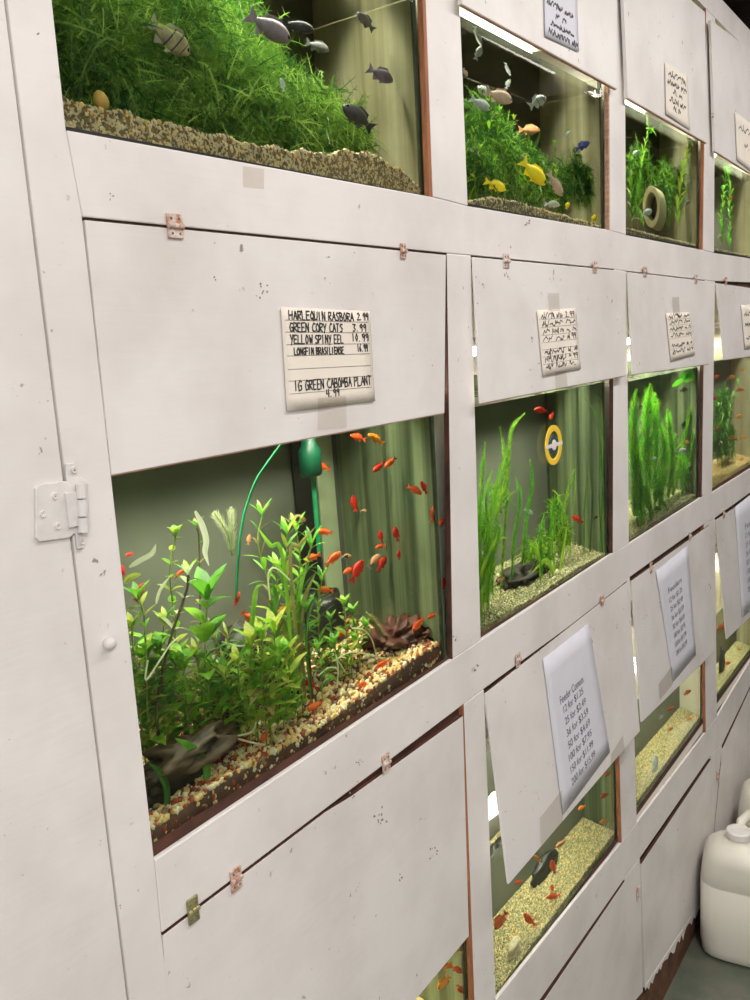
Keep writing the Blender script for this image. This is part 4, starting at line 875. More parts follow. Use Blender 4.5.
# hero tank, left to right
leafy(A1, [(148, 720), (146, 660), (144, 615), (138, 600)], .09, 'yellow green stem plant against the left post', ('leaf_yel', 'leaf', 'leaf_mid'), .030, .010, .011, seed=1)
leafy(A1, [(160, 745), (157, 705), (170, 640), (186, 592), (188, 575)], .085, 'tall dark stemmed plant leaning right with a pale yellow tip', ('leaf_yel', 'leaf_pale', 'leaf'), .026, .009, .016, start=.62, stem='stem', sr=.0018, seed=2, ang=1.0)
leafy(A1, [(172, 720), (176, 640), (170, 575), (176, 535)], .14, 'slim stem with small round yellow green leaves on the left', ('leaf', 'leaf_yel'), .018, .013, .014, start=.25, seed=3)
leafy(A1, [(196, 720), (200, 640), (200, 595), (199, 540), (197, 528)], .16, 'thin dark stem topped by one long pale upright leaf', ('leaf_old', 'leaf_mid'), .020, .006, .022, start=.3, stem='stem', seed=4)
leafy(A1, [(208, 720), (205, 670), (206, 625), (207, 600)], .10, 'broad leaved green plant left of the black pot', ('leaf_mid', 'leaf', 'leaf_mid'), .058, .026, .018, start=.2, seed=5, curl=.3)
leafy(A1, [(166, 730), (165, 690), (160, 650)], .09, 'low bushy plant with glossy curled leaves in the left foreground', ('leaf', 'leaf_mid'), .030, .014, .010, seed=6)
leafy(A1, [(190, 735), (186, 700), (184, 672)], .09, 'small bright rosette in front of the left stems', ('leaf', 'leaf'), .036, .014, .010, seed=7)
leafy(A1, [(272, 745), (268, 715), (262, 680), (262, 640)], .05, 'largest bushy plant with bright yellow green leaves at centre front', ('leaf', 'leaf_yel', 'leaf', 'leaf_old'), .040, .015, .0095, seed=8, ang=1.0, sr=.0016)
leafy(A1, [(284, 745), (284, 720), (290, 690), (288, 655)], .06, 'leafy stem growing at the right of the largest bush', ('leaf', 'leaf_mid', 'leaf_yel'), .034, .013, .010, seed=9)
leafy(A1, [(250, 745), (246, 715), (240, 690), (238, 665)], .06, 'leafy stem growing at the left of the largest bush', ('leaf', 'leaf_yel', 'leaf_mid'), .036, .012, .011, seed=10)
leafy(A1, [(225, 700), (222, 670), (228, 640)], .11, 'grassy mid green stem plant before the black pot', ('leaf_old', 'leaf_mid', 'leaf_yel'), .034, .005, .008, seed=11, ang=.7)
leafy(A1, [(212, 735), (208, 700), (212, 668)], .095, 'tangled narrow leaved plant above the grey driftwood', ('leaf_old', 'leaf', 'leaf_mid'), .032, .005, .008, seed=12, ang=.8)
leafy(A1, [(278, 690), (278, 640), (270, 590), (258, 545), (262, 516)], .11, 'tall narrow leaved stem ending in a brown tinged tip near the tube', ('leaf_mid', 'leaf_old', 'leaf'), .032, .007, .016, start=.25, seed=13, ang=.6)
leafy(A1, [(290, 690), (290, 630), (286, 580), (287, 535)], .10, 'tall upright stem plant with slender leaves, centre', ('leaf_mid', 'leaf', 'leaf_yel'), .038, .009, .013, start=.2, seed=14, ang=.6)
leafy(A1, [(300, 680), (302, 630), (300, 590), (312, 545)], .12, 'slender stem plant leaning right behind the centre group', ('leaf_mid', 'leaf_dark', 'leaf'), .040, .008, .014, start=.2, seed=15, ang=.55)
leafy(A1, [(312, 700), (308, 650), (306, 612)], .09, 'thick brown stem with a few broad green leaves', ('leaf_mid', 'leaf'), .034, .012, .020, start=.45, stem='stem', sr=.0030, seed=16)
leafy(A1, [(345, 690), (348, 655), (345, 620), (344, 606)], .10, 'bright short plant with rounded leaves right of the centre stems', ('leaf', 'leaf_yel', 'leaf'), .024, .012, .010, seed=17, ang=1.0)
leafy(A1, [(360, 665), (358, 640), (352, 615)], .11, 'bright leafy shoot behind the white roots', ('leaf', 'leaf_mid'), .026, .012, .011, seed=18)
leafy(A1, [(335, 665), (333, 640), (330, 622)], .13, 'small leafy shoot left of the bright rounded plant', ('leaf_mid', 'leaf'), .024, .009, .010, seed=19)
leafy(A1, [(138, 700), (134, 660), (132, 630)], .09, 'dim weed in the far left corner of the planted tank', ('leaf_mid', 'leaf_yel'), .028, .010, .010, seed=20)
leafy(A1, [(156, 700), (152, 665), (160, 640), (166, 622)], .10, 'faded weed behind the left stems', ('leaf_old', 'leaf_mid', 'leaf_yel'), .026, .008, .009, seed=22)
leafy(A1, [(238, 700), (236, 680), (244, 660), (250, 648)], .08, 'fine leaved weed growing under the black pot', ('leaf_mid', 'leaf_yel'), .022, .005, .007, seed=23)
leafy(A1, [(322, 690), (324, 668), (318, 650)], .07, 'low mid green weed beside the brown stem', ('leaf_mid', 'leaf'), .024, .009, .009, seed=24)
for i, (pts, Y, mt, L, W, lb) in enumerate([
    ([(276, 742), (280, 700), (276, 660), (274, 632)], .055, ('leaf', 'leaf_yel'), .042, .016, 'yellow green bush stem just right of the bush centre'),
    ([(258, 740), (256, 700), (250, 668), (252, 645)], .06, ('leaf', 'leaf_yel', 'leaf'), .042, .017, 'bright bush stem just left of the bush centre'),
    ([(266, 735), (266, 700), (268, 672)], .045, ('leaf_yel', 'leaf'), .036, .015, 'low bright foremost stem of the central bush'),
    ([(292, 735), (296, 705), (292, 680)], .07, ('leaf', 'leaf_mid'), .034, .013, 'low leafy stem at the right foot of the central bush'),
    ([(242, 735), (232, 700), (226, 676)], .075, ('leaf', 'leaf_mid', 'leaf_yel'), .036, .013, 'leafy stem leaning left off the central bush'),
    ([(176, 735), (174, 700), (176, 662)], .10, ('leaf', 'leaf_yel'), .036, .014, 'bright leafy stem behind the driftwood arch'),
    ([(150, 735), (150, 700), (146, 660)], .10, ('leaf', 'leaf_mid'), .036, .015, 'broad green leaves at the left post, mid height'),
    ([(200, 730), (202, 690), (196, 655)], .11, ('leaf_yel', 'leaf_old', 'leaf'), .030, .008, 'olive weed between the driftwood and the broad leaved plant'),
    ([(224, 720), (218, 680), (222, 655), (214, 638)], .13, ('leaf_mid', 'leaf_old'), .036, .007, 'narrow leaved weed in front of the black pot'),
    ([(300, 660), (296, 610), (300, 560), (296, 530)], .13, ('leaf', 'leaf_yel', 'leaf_mid'), .036, .008, 'bright slender stem behind the tall centre ones'),
    ([(282, 660), (276, 610), (278, 570)], .12, ('leaf_yel', 'leaf'), .036, .010, 'yellow tinged slender stem left of the centre group'),
    ([(320, 655), (318, 610), (322, 580)], .13, ('leaf', 'leaf_mid'), .032, .008, 'slender stem at the right of the centre group'),
    ([(352, 680), (352, 650), (362, 635), (366, 628)], .08, ('leaf', 'leaf_yel'), .026, .011, 'bright shoot leaning right beside the roots'),
    ([(336, 690), (340, 665), (334, 645)], .085, ('leaf', 'leaf_mid'), .028, .010, 'low leafy shoot above the pale pebbles')]):
    leafy(A1, pts, Y, lb, mt, L, W, .0095, start=.15, seed=200+i, ang=.9)
blades(A1, [([(248, 650), (252, 620), (256, 590), (262, 585)], 1.2, 0), ([(275, 620), (276, 598), (272, 580)], 1.2, .01), ([(300, 640), (304, 600), (316, 572)], 1.3, .01), ([(296, 640), (300, 590), (310, 560)], 1.0, .02), ([(306, 640), (310, 610), (316, 598)], .7, 0), ([(290, 560), (300, 545), (316, 526)], .9, .0), ([(283, 560), (270, 545), (258, 528)], .9, 0)], .08, 'upright ribbon leaves rising in the centre group', ('leaf', 'leaf_mid', 'leaf_old'), W=.006)
blades(A1, [([(206, 790), (206, 765), (192, 748), (175, 738)], 1.0, 0)], .036, 'long glossy green leaf arching over the driftwood', ('leaf_mid',), W=.009)
blades(A1, [([(167, 800), (166, 785), (158, 770), (147, 762)], 1.0, 0)], .034, 'short arching leaf in front of the dark driftwood hollow', ('leaf_dark',), W=.007)
blades(A1, [([(150, 738), (160, 712), (178, 704), (196, 710)], .3, 0), ([(186, 726), (192, 705), (196, 690)], 1.2, 0), ([(196, 728), (190, 700), (186, 680)], 1.2, .01), ([(168, 728), (182, 716), (190, 705)], .5, .01), ([(150, 745), (160, 720), (168, 700)], .8, 0)], .095, 'bundle of yellowed grassy blades leaning over the driftwood', ('leaf_yel', 'leaf_old'), W=.005)
mb = MB()
for s_, Y in (([(265, 745), (250, 742), (236, 737), (252, 732), (256, 722)], .04), ([(222, 642), (240, 646), (262, 642), (266, 632)], .09), ([(275, 640), (284, 645), (296, 652)], .07), ([(345, 672), (338, 661), (332, 661)], .08), ([(337, 688), (338, 670), (336, 655)], .07), ([(412, 655), (395, 660), (375, 656), (352, 652), (334, 661)], .06), ([(318, 676), (328, 668), (336, 668)], .07),
              ([(376, 655), (372, 640), (364, 630), (352, 628)], .08), ([(148, 660), (146, 680), (160, 660), (170, 645), (178, 638)], .05), ([(270, 600), (268, 575), (275, 568), (290, 580)], .06)):
    mb.tube(path(A1, s_, Y, root=False, n=5), .0011, 5)
clampb(A1, mb); tag(mb.build('loose_roots', M['leaf_pale'], None, origin=inw(300, 660, .07)), 'pale thread like roots drifting among the planted tank leaves', 'roots', kind='stuff')
def float_leaf(pts, Y, W, m_, label, tk=A1): return blades(tk, [(pts, 1.0, 0)], Y, label, (m_,), W=W, name='drifting_leaf', cat='leaf', root=False)
float_leaf([(129, 567), (140, 560), (152, 553), (156, 544)], .03, .0055, 'leaf_pale', 'white bleached leaf drifting at the upper left')
float_leaf([(195, 511), (202, 525), (206, 540), (205, 552), (209, 566)], .05, .007, 'leaf_pale', 'long pale yellow leaf hanging under the surface, left of the feathery piece')
float_leaf([(124, 583), (130, 577), (141, 574)], .04, .006, 'leaf_yel', 'curled yellow green leaf touching the left post')
float_leaf([(156, 604), (160, 590), (170, 576)], .06, .0035, 'leaf_pale', 'thin pale leaf slanting over the left stems')
brush(A1, [(232, 556), (228, 535), (214, 512)], .12, 'white feathery tuft floating left of the green tube, longer strand', .006, ('leaf_pale',), root=False, name='drifting_tuft', lw=.001, step=.002)
brush(A1, [(232, 556), (232, 530), (231, 508)], .12, 'white feathery tuft floating left of the green tube, upright strand', .006, ('leaf_pale',), root=False, name='drifting_tuft', lw=.001, step=.002)
brush(A1, [(366, 612), (374, 622), (382, 635)], .08, 'brown fuzzy dead sprig hanging right of the bright plant', .007, ('leaf_old',), root=False, name='dead_sprig', lw=.001, step=.002)
# driftwood
def lump(tk, name, c, rad, m_, label, seed=1, sub=4, amp=.35, holes=0, cat='driftwood', fr=9):
    from mathutils import noise as mn
    bm = bmesh.new(); bmesh.ops.create_icosphere(bm, subdivisions=sub, radius=1); T = TK[tk]
    for v in bm.verts:
        n = mn.fractal(v.co*1.6+Vector((seed*3.1, 0, 0)), 1, 2, 4)*amp+mn.noise(v.co*fr*.5+Vector((seed, 2, 1)))*amp*.35
        q = v.co*(1+n); p = Vector(c)+Vector((q.x*rad[0], q.y*rad[1], q.z*rad[2])); v.co = (min(max(p.x, T['x0']+.008), T['x1']-.008), min(max(p.y, YW+.003), T['yb']-.007), p.z)
    me = bpy.data.meshes.new(name); bm.to_mesh(me); bm.free(); me.transform(Matrix.Translation(-Vector(c))); me.materials.append(M[m_]); me.shade_smooth()
    o = bpy.data.objects.new(name, me); COL.objects.link(o); o.location = c; return tag(o, label, cat)
M['pot'] = M['black']
p = inw(190, 752, .06); lump(A1, 'driftwood', (p.x, p.y, p.z), (.060, .030, .019), 'drift', 'grey brown driftwood arch in the left foreground of the planted tank', 3, amp=.5)
p = inw(172, 782, .06); lump(A1, 'driftwood', (p.x, p.y+.01, p.z), (.050, .026, .022), 'drift_black', 'black shadowed driftwood root low in the left corner', 5, amp=.3)
p = inw(398, 640, .11); lump(A1, 'driftwood', (p.x, p.y, p.z), (.055, .045, .030), 'drift_red', 'knobbly red brown driftwood near the right glass', 8, amp=.9, sub=5)
p = inw(428, 634, .08); lump(A1, 'driftwood', (p.x, p.y, p.z), (.040, .03, .016), 'drift_red', 'flat red brown driftwood piece in the right corner', 12, amp=.8, sub=5)
p = inw(242, 640, .20); q = TK[A1]['h'](p.x, p.y)
mb = MB(); mb.lathe((p.x, p.y, q-.005), (0, 0, 1), [(.022, 0), (.034, .012), (.040, .04), (.036, .07), (.026, .085), (.018, .088), (.016, .08)], 24)
tag(mb.build('pot', M['black'], None, smooth=True, origin=(p.x, p.y, q)), 'round black pot half hidden behind the weeds of the planted tank', 'pot')
p = inw(324, 612, .25); q = TK[A1]['h'](p.x, p.y)
mb = MB(); mb.lathe((p.x, p.y, q-.005), (0, 0, 1), [(.03, 0), (.034, .02), (.032, .06), (.028, .075), (.026, .07)], 24)
tag(mb.build('pot', M['black'], None, smooth=True, origin=(p.x, p.y, q)), 'black pot in the dark back corner of the planted tank', 'pot')
# air tube, filter, dark and pale bands set on the back wall as strips
P3 = path(A1, [(236, 600), (238, 560), (243, 520), (254, 485), (268, 462), (284, 441)], .10, root=False)
mb = MB(); mb.tube(P3, .0018, 8); clampb(A1, mb); tag(mb.build('air_tube', M['tube_green'], None, smooth=True, origin=P3[0]), 'bright green air tube curving down into the planted tank', 'tube')
c = inw(310, 458, .22); t = thing('corner_filter', (c.x, c.y, c.z-.10), 'green plastic filter with a thin green pipe hanging at the back of the planted tank', 'filter')
mb = MB(); mb.lathe((c.x, c.y, c.z-.024), (0, 0, 1), [(.015, 0), (.018, .003), (.018, .034), (.013, .040), (.010, .052), (.004, .056)], 20); mb.build('filter_body', M['green_plastic'], t, smooth=True, bevel=0)
mb = MB(); mb.tube([(c.x+.003, c.y, c.z-.024), (c.x+.003, c.y, c.z-.13)], .004, 10); mb.build('pipe', M['tube_green'], t)
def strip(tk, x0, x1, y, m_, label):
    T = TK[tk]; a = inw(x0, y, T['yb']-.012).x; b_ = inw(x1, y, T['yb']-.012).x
    mb = MB(); mb.box((a, T['yb']-.011, T['z0']+.02), (b_, T['yb']-.0055, T['lv']-.003)); return tag(mb.build('band_strip', M[m_], None, bevel=.001), label, 'strip')
strip(A1, 300, 320, 540, 'black', 'dark upright strip on the back wall behind the green filter')
strip(A1, 323, 340, 540, 'back_pale', 'pale upright reflection band painted as a strip on the back wall of the planted tank')  # glass reflection put into the strip's pale colour
# mossy tank
def moss(tk, blobs, n, label, mats=('moss', 'moss_pale', 'leaf_dark'), L=(.02, .05), w=.0011, seed=3, name='moss_clump', pr=(.55, .25, .2)):
    r = random.Random(seed); mb = MB(); T = TK[tk]; ws = [b_[4] for b_ in blobs]
    for _ in range(n):
        x, y, Y, rad, _w = r.choices(blobs, ws)[0]; c = inw(x, y, Y)
        d = Vector((r.gauss(0, 1), r.gauss(0, 1), r.gauss(0, 1))).normalized()*rad*r.random()**.45; p = c+Vector((d.x, d.y*.8, d.z))
        zz = T['h'](p.x, p.y); p.z = max(p.z, zz)
        dr = Vector((r.gauss(0, 1), r.gauss(0, .8), r.gauss(.25, .9))).normalized(); l = r.uniform(*L); k = r.uniform(-.5, .5); mi = r.choices(range(len(mats)), pr)[0]
        sd = dr.cross(Vector((.4, .8, .3))).normalized()*w*r.uniform(.6, 1.3); nn = dr.cross(sd).normalized(); vs = []
        for i in range(5):
            t = i/4; q = p+dr*(l*t)+nn*(k*l*t*t)-Vector((0, 0, .25*l*t*t)); ss = sd*(1-.7*t); vs += [q-ss, q+ss]
        mb.add(vs, [(2*i, 2*i+1, 2*i+3, 2*i+2) for i in range(4)], mi)
        for i in (1, 2, 3):
            q = (Vector(vs[2*i])+Vector(vs[2*i+1]))/2
            for s_ in (-1, 1):
                e = (dr*.6+sd.normalized()*s_+nn*r.uniform(-.5, .5)).normalized()*l*.22; mb.add([q-dr*w*.5, q+dr*w*.5, q+e], [(0, 1, 2)], mi)
    clampb(tk, mb); o = mb.build(name, [M[m_] for m_ in mats], None, origin=inw(blobs[0][0], blobs[0][1], blobs[0][2]), fix=False); return tag(o, label, 'moss', kind='stuff')
moss(B1, [(90, 40, .12, .09, 3), (140, 60, .14, .10, 3), (190, 90, .15, .10, 3), (110, 90, .10, .06, 2), (160, 10, .14, .08, 2.4), (230, 110, .16, .09, 2.4), (275, 125, .14, .07, 2), (320, 130, .14, .055, 1.6), (350, 140, .12, .035, .8), (75, 10, .10, .07, 1.5), (220, 40, .18, .07, 1.5), (250, 70, .18, .06, 1)], 15000, 'dense tangle of green java moss filling the top tank', seed=3)
moss(A1, [(170, 700, .14, .035, 1), (215, 690, .15, .04, 1.5), (250, 680, .15, .04, 1.5), (285, 665, .16, .035, 1.2), (232, 720, .10, .02, 1), (150, 690, .12, .03, .8), (330, 670, .14, .02, .5)], 1500, 'brown tangle of old roots and leaf bits under the planted tank stems', ('leaf_old', 'stem', 'leaf_yel', 'leaf_mid'), (.015, .035), .0011, seed=12, name='root_tangle', pr=(.4, .3, .12, .18))
# second top tank: leafy tangle
moss(B2, [(480, 140, .14, .06, 2), (500, 160, .16, .07, 2), (478, 170, .09, .05, 1.4), (530, 175, .2, .06, 1.5), (560, 185, .2, .05, 1.2), (585, 180, .14, .05, 1.2), (600, 190, .09, .04, .8), (490, 120, .14, .035, .6)], 3500, 'dark tangle of weed behind the yellow cichlids', ('leaf_dark', 'moss', 'leaf'), (.02, .04), .0016, seed=5, pr=(.55, .3, .15))
for i, (pts, Y, lb) in enumerate([([(487, 190), (486, 150), (492, 118), (500, 112)], .10, 'bright leafy stem under the pink cichlid'), ([(476, 195), (474, 165), (480, 150)], .07, 'leafy stem at the left post of the second top tank'), ([(505, 200), (504, 180), (500, 168)], .08, 'short leafy stem left of the large yellow cichlid'), ([(556, 200), (556, 165), (554, 145)], .15, 'thin green stem near the far corner of the second top tank'), ([(522, 200), (520, 175), (512, 150), (514, 120)], .18, 'dim leafy stem in the middle of the second top tank')]):
    leafy(B2, pts, Y, lb, ('leaf', 'leaf_yel', 'leaf_mid'), .016, .008, .012, seed=40+i, start=.3)
# clay pipe tank
C = inw(652, 207, .055); ax = Vector((-.93, -.36, 0)).normalized(); sd = Vector((0, 0, 1)).cross(ax).normalized()
t = MB(); n = 32; vs = []; mv = (inw(652, 206, .055)-inw(652, 207, .055)).length; R0, R1, Ln = mv*21, mv*14.0, .085
C = C-ax*.036
for (rr, h_) in ((R1, -Ln/2), (R0, -Ln/2), (R0, Ln/2), (R1, Ln/2)):
    for j in range(n): a = 2*PI*j/n; vs.append(C+ax*h_+(sd*math.cos(a)+Vector((0, 0, 1))*math.sin(a))*rr)
t.add(vs, [(k*n+j, k*n+(j+1) % n, ((k+1) % 4)*n+(j+1) % n, ((k+1) % 4)*n+j) for k in range(4) for j in range(n)])
t.lathe(C-ax*Ln*.3, ax, [(R1*1.02, 0), (R1*1.02, .003)], 32, 1)  # black disc added inside; shade of the bore put into its colour
tag(t.build('clay_pipe', [M['terracotta'], M['black']], None, smooth=False, bevel=.002, origin=C), 'cream clay pipe lying open toward the glass in the third top tank', 'ornament')
for i, (pts, Y, mt, lb) in enumerate([([(638, 220), (640, 180), (646, 140), (650, 125)], .12, ('leaf', 'leaf_mid'), 'tall green plant rising left above the clay pipe'), ([(632, 225), (631, 195), (630, 165)], .06, ('leaf_mid', 'leaf'), 'green plant against the left post of the third top tank'), ([(645, 232), (640, 215), (634, 205)], .05, ('leaf', 'leaf_mid'), 'low dark green plant in front of the clay pipe'), ([(678, 215), (682, 180), (690, 140), (694, 118)], .10, ('leaf', 'leaf_yel'), 'thin light green plant at the right of the third top tank')]):
    leafy(B3, pts, Y, lb, mt, .04, .014, .012, seed=60+i, start=.15, ang=.6)
for i, (pts, Y, lb) in enumerate([([(722, 220), (724, 190), (726, 172)], .08, 'bright green plant in the farthest top tank, left stem'), ([(730, 215), (730, 190), (728, 176)], .10, 'bright green plant in the farthest top tank, right stem')]):
    leafy((1, 4), pts, Y, lb, ('feather', 'leaf'), .045, .02, .012, seed=70+i, start=.1, ang=.7)
moss(B3, [(640, 175, .16, .06, 1), (665, 190, .2, .06, 1), (690, 190, .16, .05, .6)], 1400, 'dim weed at the back of the clay pipe tank', ('leaf_dark', 'moss', 'leaf'), (.02, .05), .002, seed=8, pr=(.5, .3, .2))
# ring thermometer tank
rc = at(553, 445, .0065)
t = thing('ring_thermometer', rc, 'round yellow orange ring thermometer with a white band stuck on the glass', 'thermometer')
ax = Vector((0, -1, 0)); rx = .0168
mb = MB(); n = 40; vs = []
R_o = .0335; R_i = .0235
for rr, h_ in ((R_i, 0), (R_o, 0), (R_o, .002), (R_i, .002)):
    for j in range(n): a = 2*PI*j/n; vs.append(rc+ax*h_+Vector((math.cos(a)*rr*1.0, 0, math.sin(a)*rr*1.0)))
mb.add(vs, [(k*n+j, k*n+(j+1) % n, ((k+1) % 4)*n+(j+1) % n, ((k+1) % 4)*n+j) for k in range(4) for j in range(n)]); mb.build('outer_ring', M['ring'], t)
mb = MB(); mb.lathe(rc, ax, [(R_i*.72, 0), (R_i*.72, .0015), (R_i*.4, .002)], 30); mb.build('dial', M['dial'], t)
mb = MB(); mb.lathe(rc, ax, [(R_i*.40, .0015), (R_i*.36, .003), (R_i*.1, .0032)], 20); mb.build('suction_cup', M['white_pl'], t)
mb = MB(); mb.box(rc+Vector((-R_o*.98, -.0030, -.0030)), rc+Vector((-R_i*.40, -.0018, .0030))); mb.box(rc+Vector((R_i*.40, -.0030, -.0030)), rc+Vector((R_o*.98, -.0018, .0030))); mb.build('white_band', M['white_pl'], t)
for i, (pts, Y, rad, mt, lb) in enumerate([
    ([(480, 600), (479, 540), (482, 480), (485, 443)], .05, .0075, ('feather_yel', 'feather'), 'feathery lime stem at the left post of the ring thermometer tank'),
    ([(484, 600), (486, 560), (494, 500), (508, 447)], .04, .0075, ('feather_yel', 'feather'), 'feathery lime stem leaning right in the left foreground'),
    ([(492, 600), (496, 520), (506, 470), (500, 428)], .08, .0075, ('feather_yel', 'leaf_mid'), 'tall feathery stem with a rounded tip, upper left'),
    ([(500, 600), (504, 540), (508, 470), (512, 430), (524, 414)], .10, .007, ('feather_yel', 'leaf_mid'), 'tallest feathery stem bending right toward the surface'),
    ([(488, 600), (492, 560), (500, 530), (498, 524)], .035, .008, ('feather_yel', 'feather'), 'short thick feathery stem in the lower left'),
    ([(524, 560), (526, 520), (532, 485), (530, 460)], .14, .007, ('leaf_mid', 'feather'), 'dim feathery stem left below the ring'),
    ([(548, 560), (552, 520), (555, 495)], .10, .007, ('feather', 'leaf_mid'), 'feathery stem straight below the ring'),
    ([(560, 560), (562, 530), (566, 500), (574, 470)], .09, .0075, ('feather_yel', 'leaf_mid'), 'feathery stem leaning right below the ring'),
    ([(478, 600), (477, 560), (476, 520), (479, 500)], .03, .0085, ('feather_yel', 'feather'), 'lime stem half behind the left post of the ring thermometer tank'),
    ([(486, 595), (489, 545), (486, 500), (492, 470)], .06, .008, ('feather_yel', 'feather'), 'upright lime stem between the two left foreground ones'),
    ([(512, 575), (514, 540), (520, 500), (516, 478)], .12, .007, ('leaf_mid', 'feather'), 'dim upright stem behind the floating scraps'),
    ([(542, 562), (540, 540), (544, 515)], .08, .007, ('feather', 'leaf_mid'), 'short feathery stem left of the lower red fish')]):
    brush(C2, pts, Y, lb, rad, mt, seed=80+i, per=8, step=.003)
blades(C2, [([(478, 610), (482, 570), (496, 540), (507, 538)], 1, 0), ([(477, 600), (484, 585), (492, 560)], 1.6, 0), ([(480, 608), (486, 590), (490, 565)], 1.6, .005)], .035, 'wide lime blades arching in the lower left corner', ('feather_yel', 'leaf'), W=.009)
blades(C2, [([(540, 570), (538, 552), (528, 540)], 1, 0), ([(560, 572), (563, 550), (568, 520)], 1.3, 0), ([(555, 572), (552, 545), (556, 520)], 1, .01), ([(552, 570), (545, 560), (530, 575)], 1.4, .0)], .06, 'green blades growing from the small driftwood', ('leaf', 'feather_yel'), W=.007)
blades(C2, [([(600, 545), (602, 480), (597, 420), (584, 398)], 1, 0), ([(606, 545), (606, 480), (603, 410), (596, 395)], 1, 0), ([(590, 548), (592, 500), (588, 440)], 1, .02), ([(584, 548), (585, 500), (590, 460)], 1, .03), ([(570, 550), (574, 500), (576, 455)], .8, .06), ([(602, 545), (599, 500), (600, 440)], .8, .01)], .06, 'tall ribbon grass along the right glass of the ring thermometer tank', ('leaf_mid', 'leaf', 'leaf_dark'), W=.006)
p = ground(C2, 524, 578); lump(C2, 'driftwood', (p.x, p.y, p.z+.004), (.070, .045, .022), 'drift_black', 'low dark driftwood on the yellow gravel', 21, amp=.5)
for x, y, lb in ((557, 574, 'white round stone right of the small driftwood'), (562, 559, 'pale stone behind the white round one')):
    p = ground(C2, x, y); lump(C2, 'stone', (p.x, p.y, p.z+.003), (.008, .007, .006), 'g_white', lb, 30+x, sub=3, amp=.15, cat='stone')
# vivid green tank
for i, (pts, Y, rad, lb) in enumerate([
    ([(634, 530), (636, 470), (634, 420), (636, 392)], .05, .022, 'broad fan leaved column at the left of the vivid tank'), ([(646, 520), (648, 470), (646, 420), (650, 386)], .07, .020, 'tall fan leaved column second from the left in the vivid tank'),
    ([(640, 535), (642, 500), (638, 455)], .035, .016, 'short lime column in the left foreground of the vivid tank'), ([(660, 510), (662, 480), (664, 445), (660, 425)], .06, .020, 'thick bright column in the middle of the vivid tank'),
    ([(668, 500), (672, 460), (670, 430), (667, 410)], .05, .018, 'bright column right of the middle one in the vivid tank'), ([(672, 500), (680, 455), (688, 420), (690, 405)], .10, .014, 'thin column leaning right in the vivid tank'), ([(682, 495), (684, 475), (682, 455)], .04, .010, 'small lime column right of the white fish'), ([(652, 530), (650, 505), (646, 480)], .03, .014, 'lowest lime column at front of the vivid tank'),
    ([(656, 515), (655, 470), (656, 430), (655, 395)], .11, .022, 'column behind the middle one in the vivid tank'), ([(636, 500), (632, 450), (632, 410)], .08, .018, 'column against the left post of the vivid tank'), ([(690, 490), (690, 460), (694, 430)], .06, .010, 'thin dim column at the right glass of the vivid tank')]):
    brush(C3, pts, Y, lb, rad, ('feather', 'feather_yel', 'leaf_mid'), seed=90+i, per=10, step=.0055, lw=.0045)
blades(C3, [([(680, 376), (690, 373), (699, 372)], 1.5, 0), ([(684, 380), (692, 377), (700, 375)], 1.5, .01), ([(672, 386), (684, 378), (694, 372)], 1.2, .01)], .05, 'green leaves floating under the surface at the right of the vivid tank', ('feather',), W=.012, root=False, name='floating_leaves')
for i, (pts, Y, lb) in enumerate([([(722, 465), (722, 435), (720, 410)], .06, 'leafy plant left in the farthest middle tank'), ([(730, 460), (728, 430), (732, 400), (738, 385)], .07, 'plant with a pale stem bending right, farthest middle tank'), ([(722, 455), (724, 425), (726, 395)], .14, 'dark plant behind, farthest middle tank')]):
    leafy(C4, pts, Y, lb, ('leaf_mid', 'leaf_dark', 'leaf'), .04, .014, .012, seed=110+i, start=.1, ang=.6)
moss(C4, [(722, 410, .16, .06, 1), (728, 440, .16, .05, 1), (716, 440, .08, .04, .6)], 1000, 'dark weed mass in the farthest middle tank', ('leaf_dark', 'moss', 'leaf_mid'), (.03, .06), .003, seed=9)
moss(C2, [(484, 575, .06, .03, 1), (482, 530, .07, .03, .8), (500, 500, .10, .03, .5), (545, 550, .11, .035, 1), (562, 535, .10, .035, 1), (530, 555, .13, .03, .7), (555, 510, .12, .03, .5)], 900, 'loose green weed between the stems of the ring thermometer tank', ('leaf', 'feather_yel', 'leaf_mid'), (.015, .04), .0012, seed=14, name='loose_weed', pr=(.4, .3, .3))
moss(C3, [(640, 500, .06, .04, 1), (645, 450, .09, .05, 1), (660, 490, .06, .05, 1), (670, 450, .10, .05, 1), (685, 470, .08, .04, .8), (650, 410, .10, .04, .7)], 1300, 'fine green weed between the columns of the vivid tank', ('feather', 'leaf_mid', 'feather_yel'), (.02, .045), .0018, seed=15, name='loose_weed', pr=(.4, .35, .25))
# lower tanks: stone, pale ornament
for tk, x, y, Y, rad, m_, lb, cat in ((D2, 512, 898, .05, (.022, .016, .020), 'g_grey', 'pale beige rock at the left of the lower goldfish tank', 'stone'), (D3, 655, 760, .05, (.02, .015, .025), 'f_silver', 'grey glassy stone on the gravel of the third lower tank', 'stone'), (D2, 545, 870, .17, (.055, .02, .026), 'black', 'dark rock shape standing for shade at the back of the lower goldfish tank', 'stone'), ((3, 4), 722, 650, .12, (.03, .02, .05), 'black', 'dark rock in the farthest lower tank', 'stone')):  # goldfish tank's dark lump is added where only shade lies
    p = inw(x, y, Y); z = TK[tk]['h'](p.x, p.y); lump(tk, 'rock', (p.x, p.y, z+rad[2]*.5), rad, m_, lb, int(x), amp=.25, cat=cat)
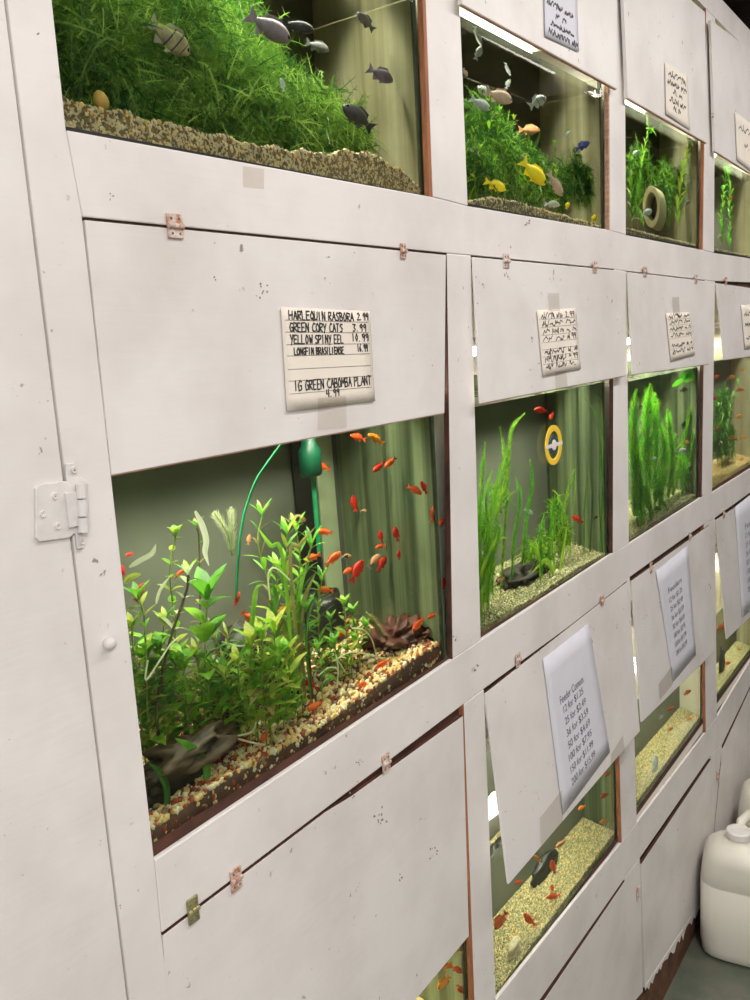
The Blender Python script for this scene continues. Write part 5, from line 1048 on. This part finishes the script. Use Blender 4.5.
# snail
g = inw(103, 101, .034); mb = MB(); 
c = Vector((g.x, g.y, g.z)); t = thing('snail', c, 'small ochre snail on the gravel bank of the mossy tank', 'snail')
vs = []
mb.lathe(c+Vector((0, 0, -.008)), Vector((-.25, 0, 1)), [(.001, 0), (.0055, .002), (.0075, .006), (.0070, .010), (.0045, .0145), (.001, .0165)], 16); mb.build('shell', M['snail'], t, smooth=True)
mb = MB(); mb.tube([c+Vector((-.009, 0, -.008)), c+Vector((-.003, -.001, -.0075)), c+Vector((.006, 0, -.008))], [.0012, .0028, .001], 8); mb.build('foot', M['leaf_old'], t, smooth=True)

# ---------------------------------------------------------------- jugs on the floor
def jug(cx, cy, h, label, rot=0, w=.108, mx=-.042, my=.012):
    t = thing('plastic_jug', (cx, cy, 0), label, 'jug', 'white plastic jugs')
    def ring(rx, z, e=.35, ox=0, oy=0, n=40):
        out = []
        for j in range(n):
            a = 2*PI*j/n; c_, s_ = math.cos(a), math.sin(a); k = 1/((abs(c_)**(2/e)+abs(s_)**(2/e))**(e/2)); x, y = c_*rx*k+oy*0, s_*rx*k*1.02
            out.append(Vector((cx+(x+ox)*math.cos(rot)-y*math.sin(rot), cy+(x+ox)*math.sin(rot)+y*math.cos(rot), z)))
        return out
    prof = [(w*.85, .001, .5), (w*.97, .012, .45), (w*.975, .03, .45), (w*1.0, .04, .45), (w*1.0, h*.60, .45), (w*.985, h*.605, .45), (w*.985, h*.612, .45), (w, h*.62, .45), (w*.97, h*.70, .5), (w*.86, h*.80, .6), (w*.66, h*.88, .8), (w*.40, h*.925, .95), (w*.26, h*.945, 1), (w*.24, h*.96, 1)]
    mb = MB(); R = [ring(r_, z, e_) for r_, z, e_ in prof]
    for z_, g_ in zip([p[1] for p in prof], R):
        q_ = sm((z_/h-.66)/.28)
        for v in g_: v.x += mx*q_; v.y += my*q_
    n = 40; mb.add([v for g_ in R for v in g_], [(i*n+j, i*n+(j+1) % n, (i+1)*n+(j+1) % n, (i+1)*n+j) for i in range(len(R)-1) for j in range(n)]+[tuple(range(n-1, -1, -1)), tuple((len(R)-1)*n+j for j in range(n))])
    mb.build('body', M['jug'], t, smooth=True)
    mb = MB(); mb.lathe((cx+mx, cy+my, h*.957), (0, 0, 1), [(w*.27, 0), (w*.29, .003), (w*.29, .018), (w*.25, .021), (w*.17, .0205), (w*.15, .018)], 30); mb.build('cap', M['white_pl'], t, bevel=.001)
    d = Vector((math.cos(rot), math.sin(rot), 0)); mb = MB(); d2 = Vector((mx, my, 0)); mb.tube([Vector((cx, cy, h*.91))+d2+d*w*.25, Vector((cx, cy, h*1.0))+d2+d*w*.48, Vector((cx, cy, h*1.02))+d*w*.45, Vector((cx, cy, h*.90))+d*w*.92, Vector((cx, cy, h*.78))+d*w*.95], [.012, .012, .011, .012, .015], 10); mb.build('handle', M['jug'], t, smooth=True)
jug(1.80, -.122, .350, 'nearest white plastic jug standing on the green floor', rot=.12)
jug(2.16, -.135, .345, 'middle white plastic jug, second from the camera', rot=.12)
jug(2.49, -.145, .345, 'farthest white plastic jug, only its shoulder showing', rot=.12)
# steel pipe above the cabinet
mb = MB(); mb.tube([(2.75, .30, 2.44), (2.75, .30, 2.75)], .03, 14); mb.build('x', M['pipe']).name = 'conduit_pipe'
tag(bpy.data.objects['conduit_pipe'], 'grey steel pipe above the far end of the cabinet', 'pipe')
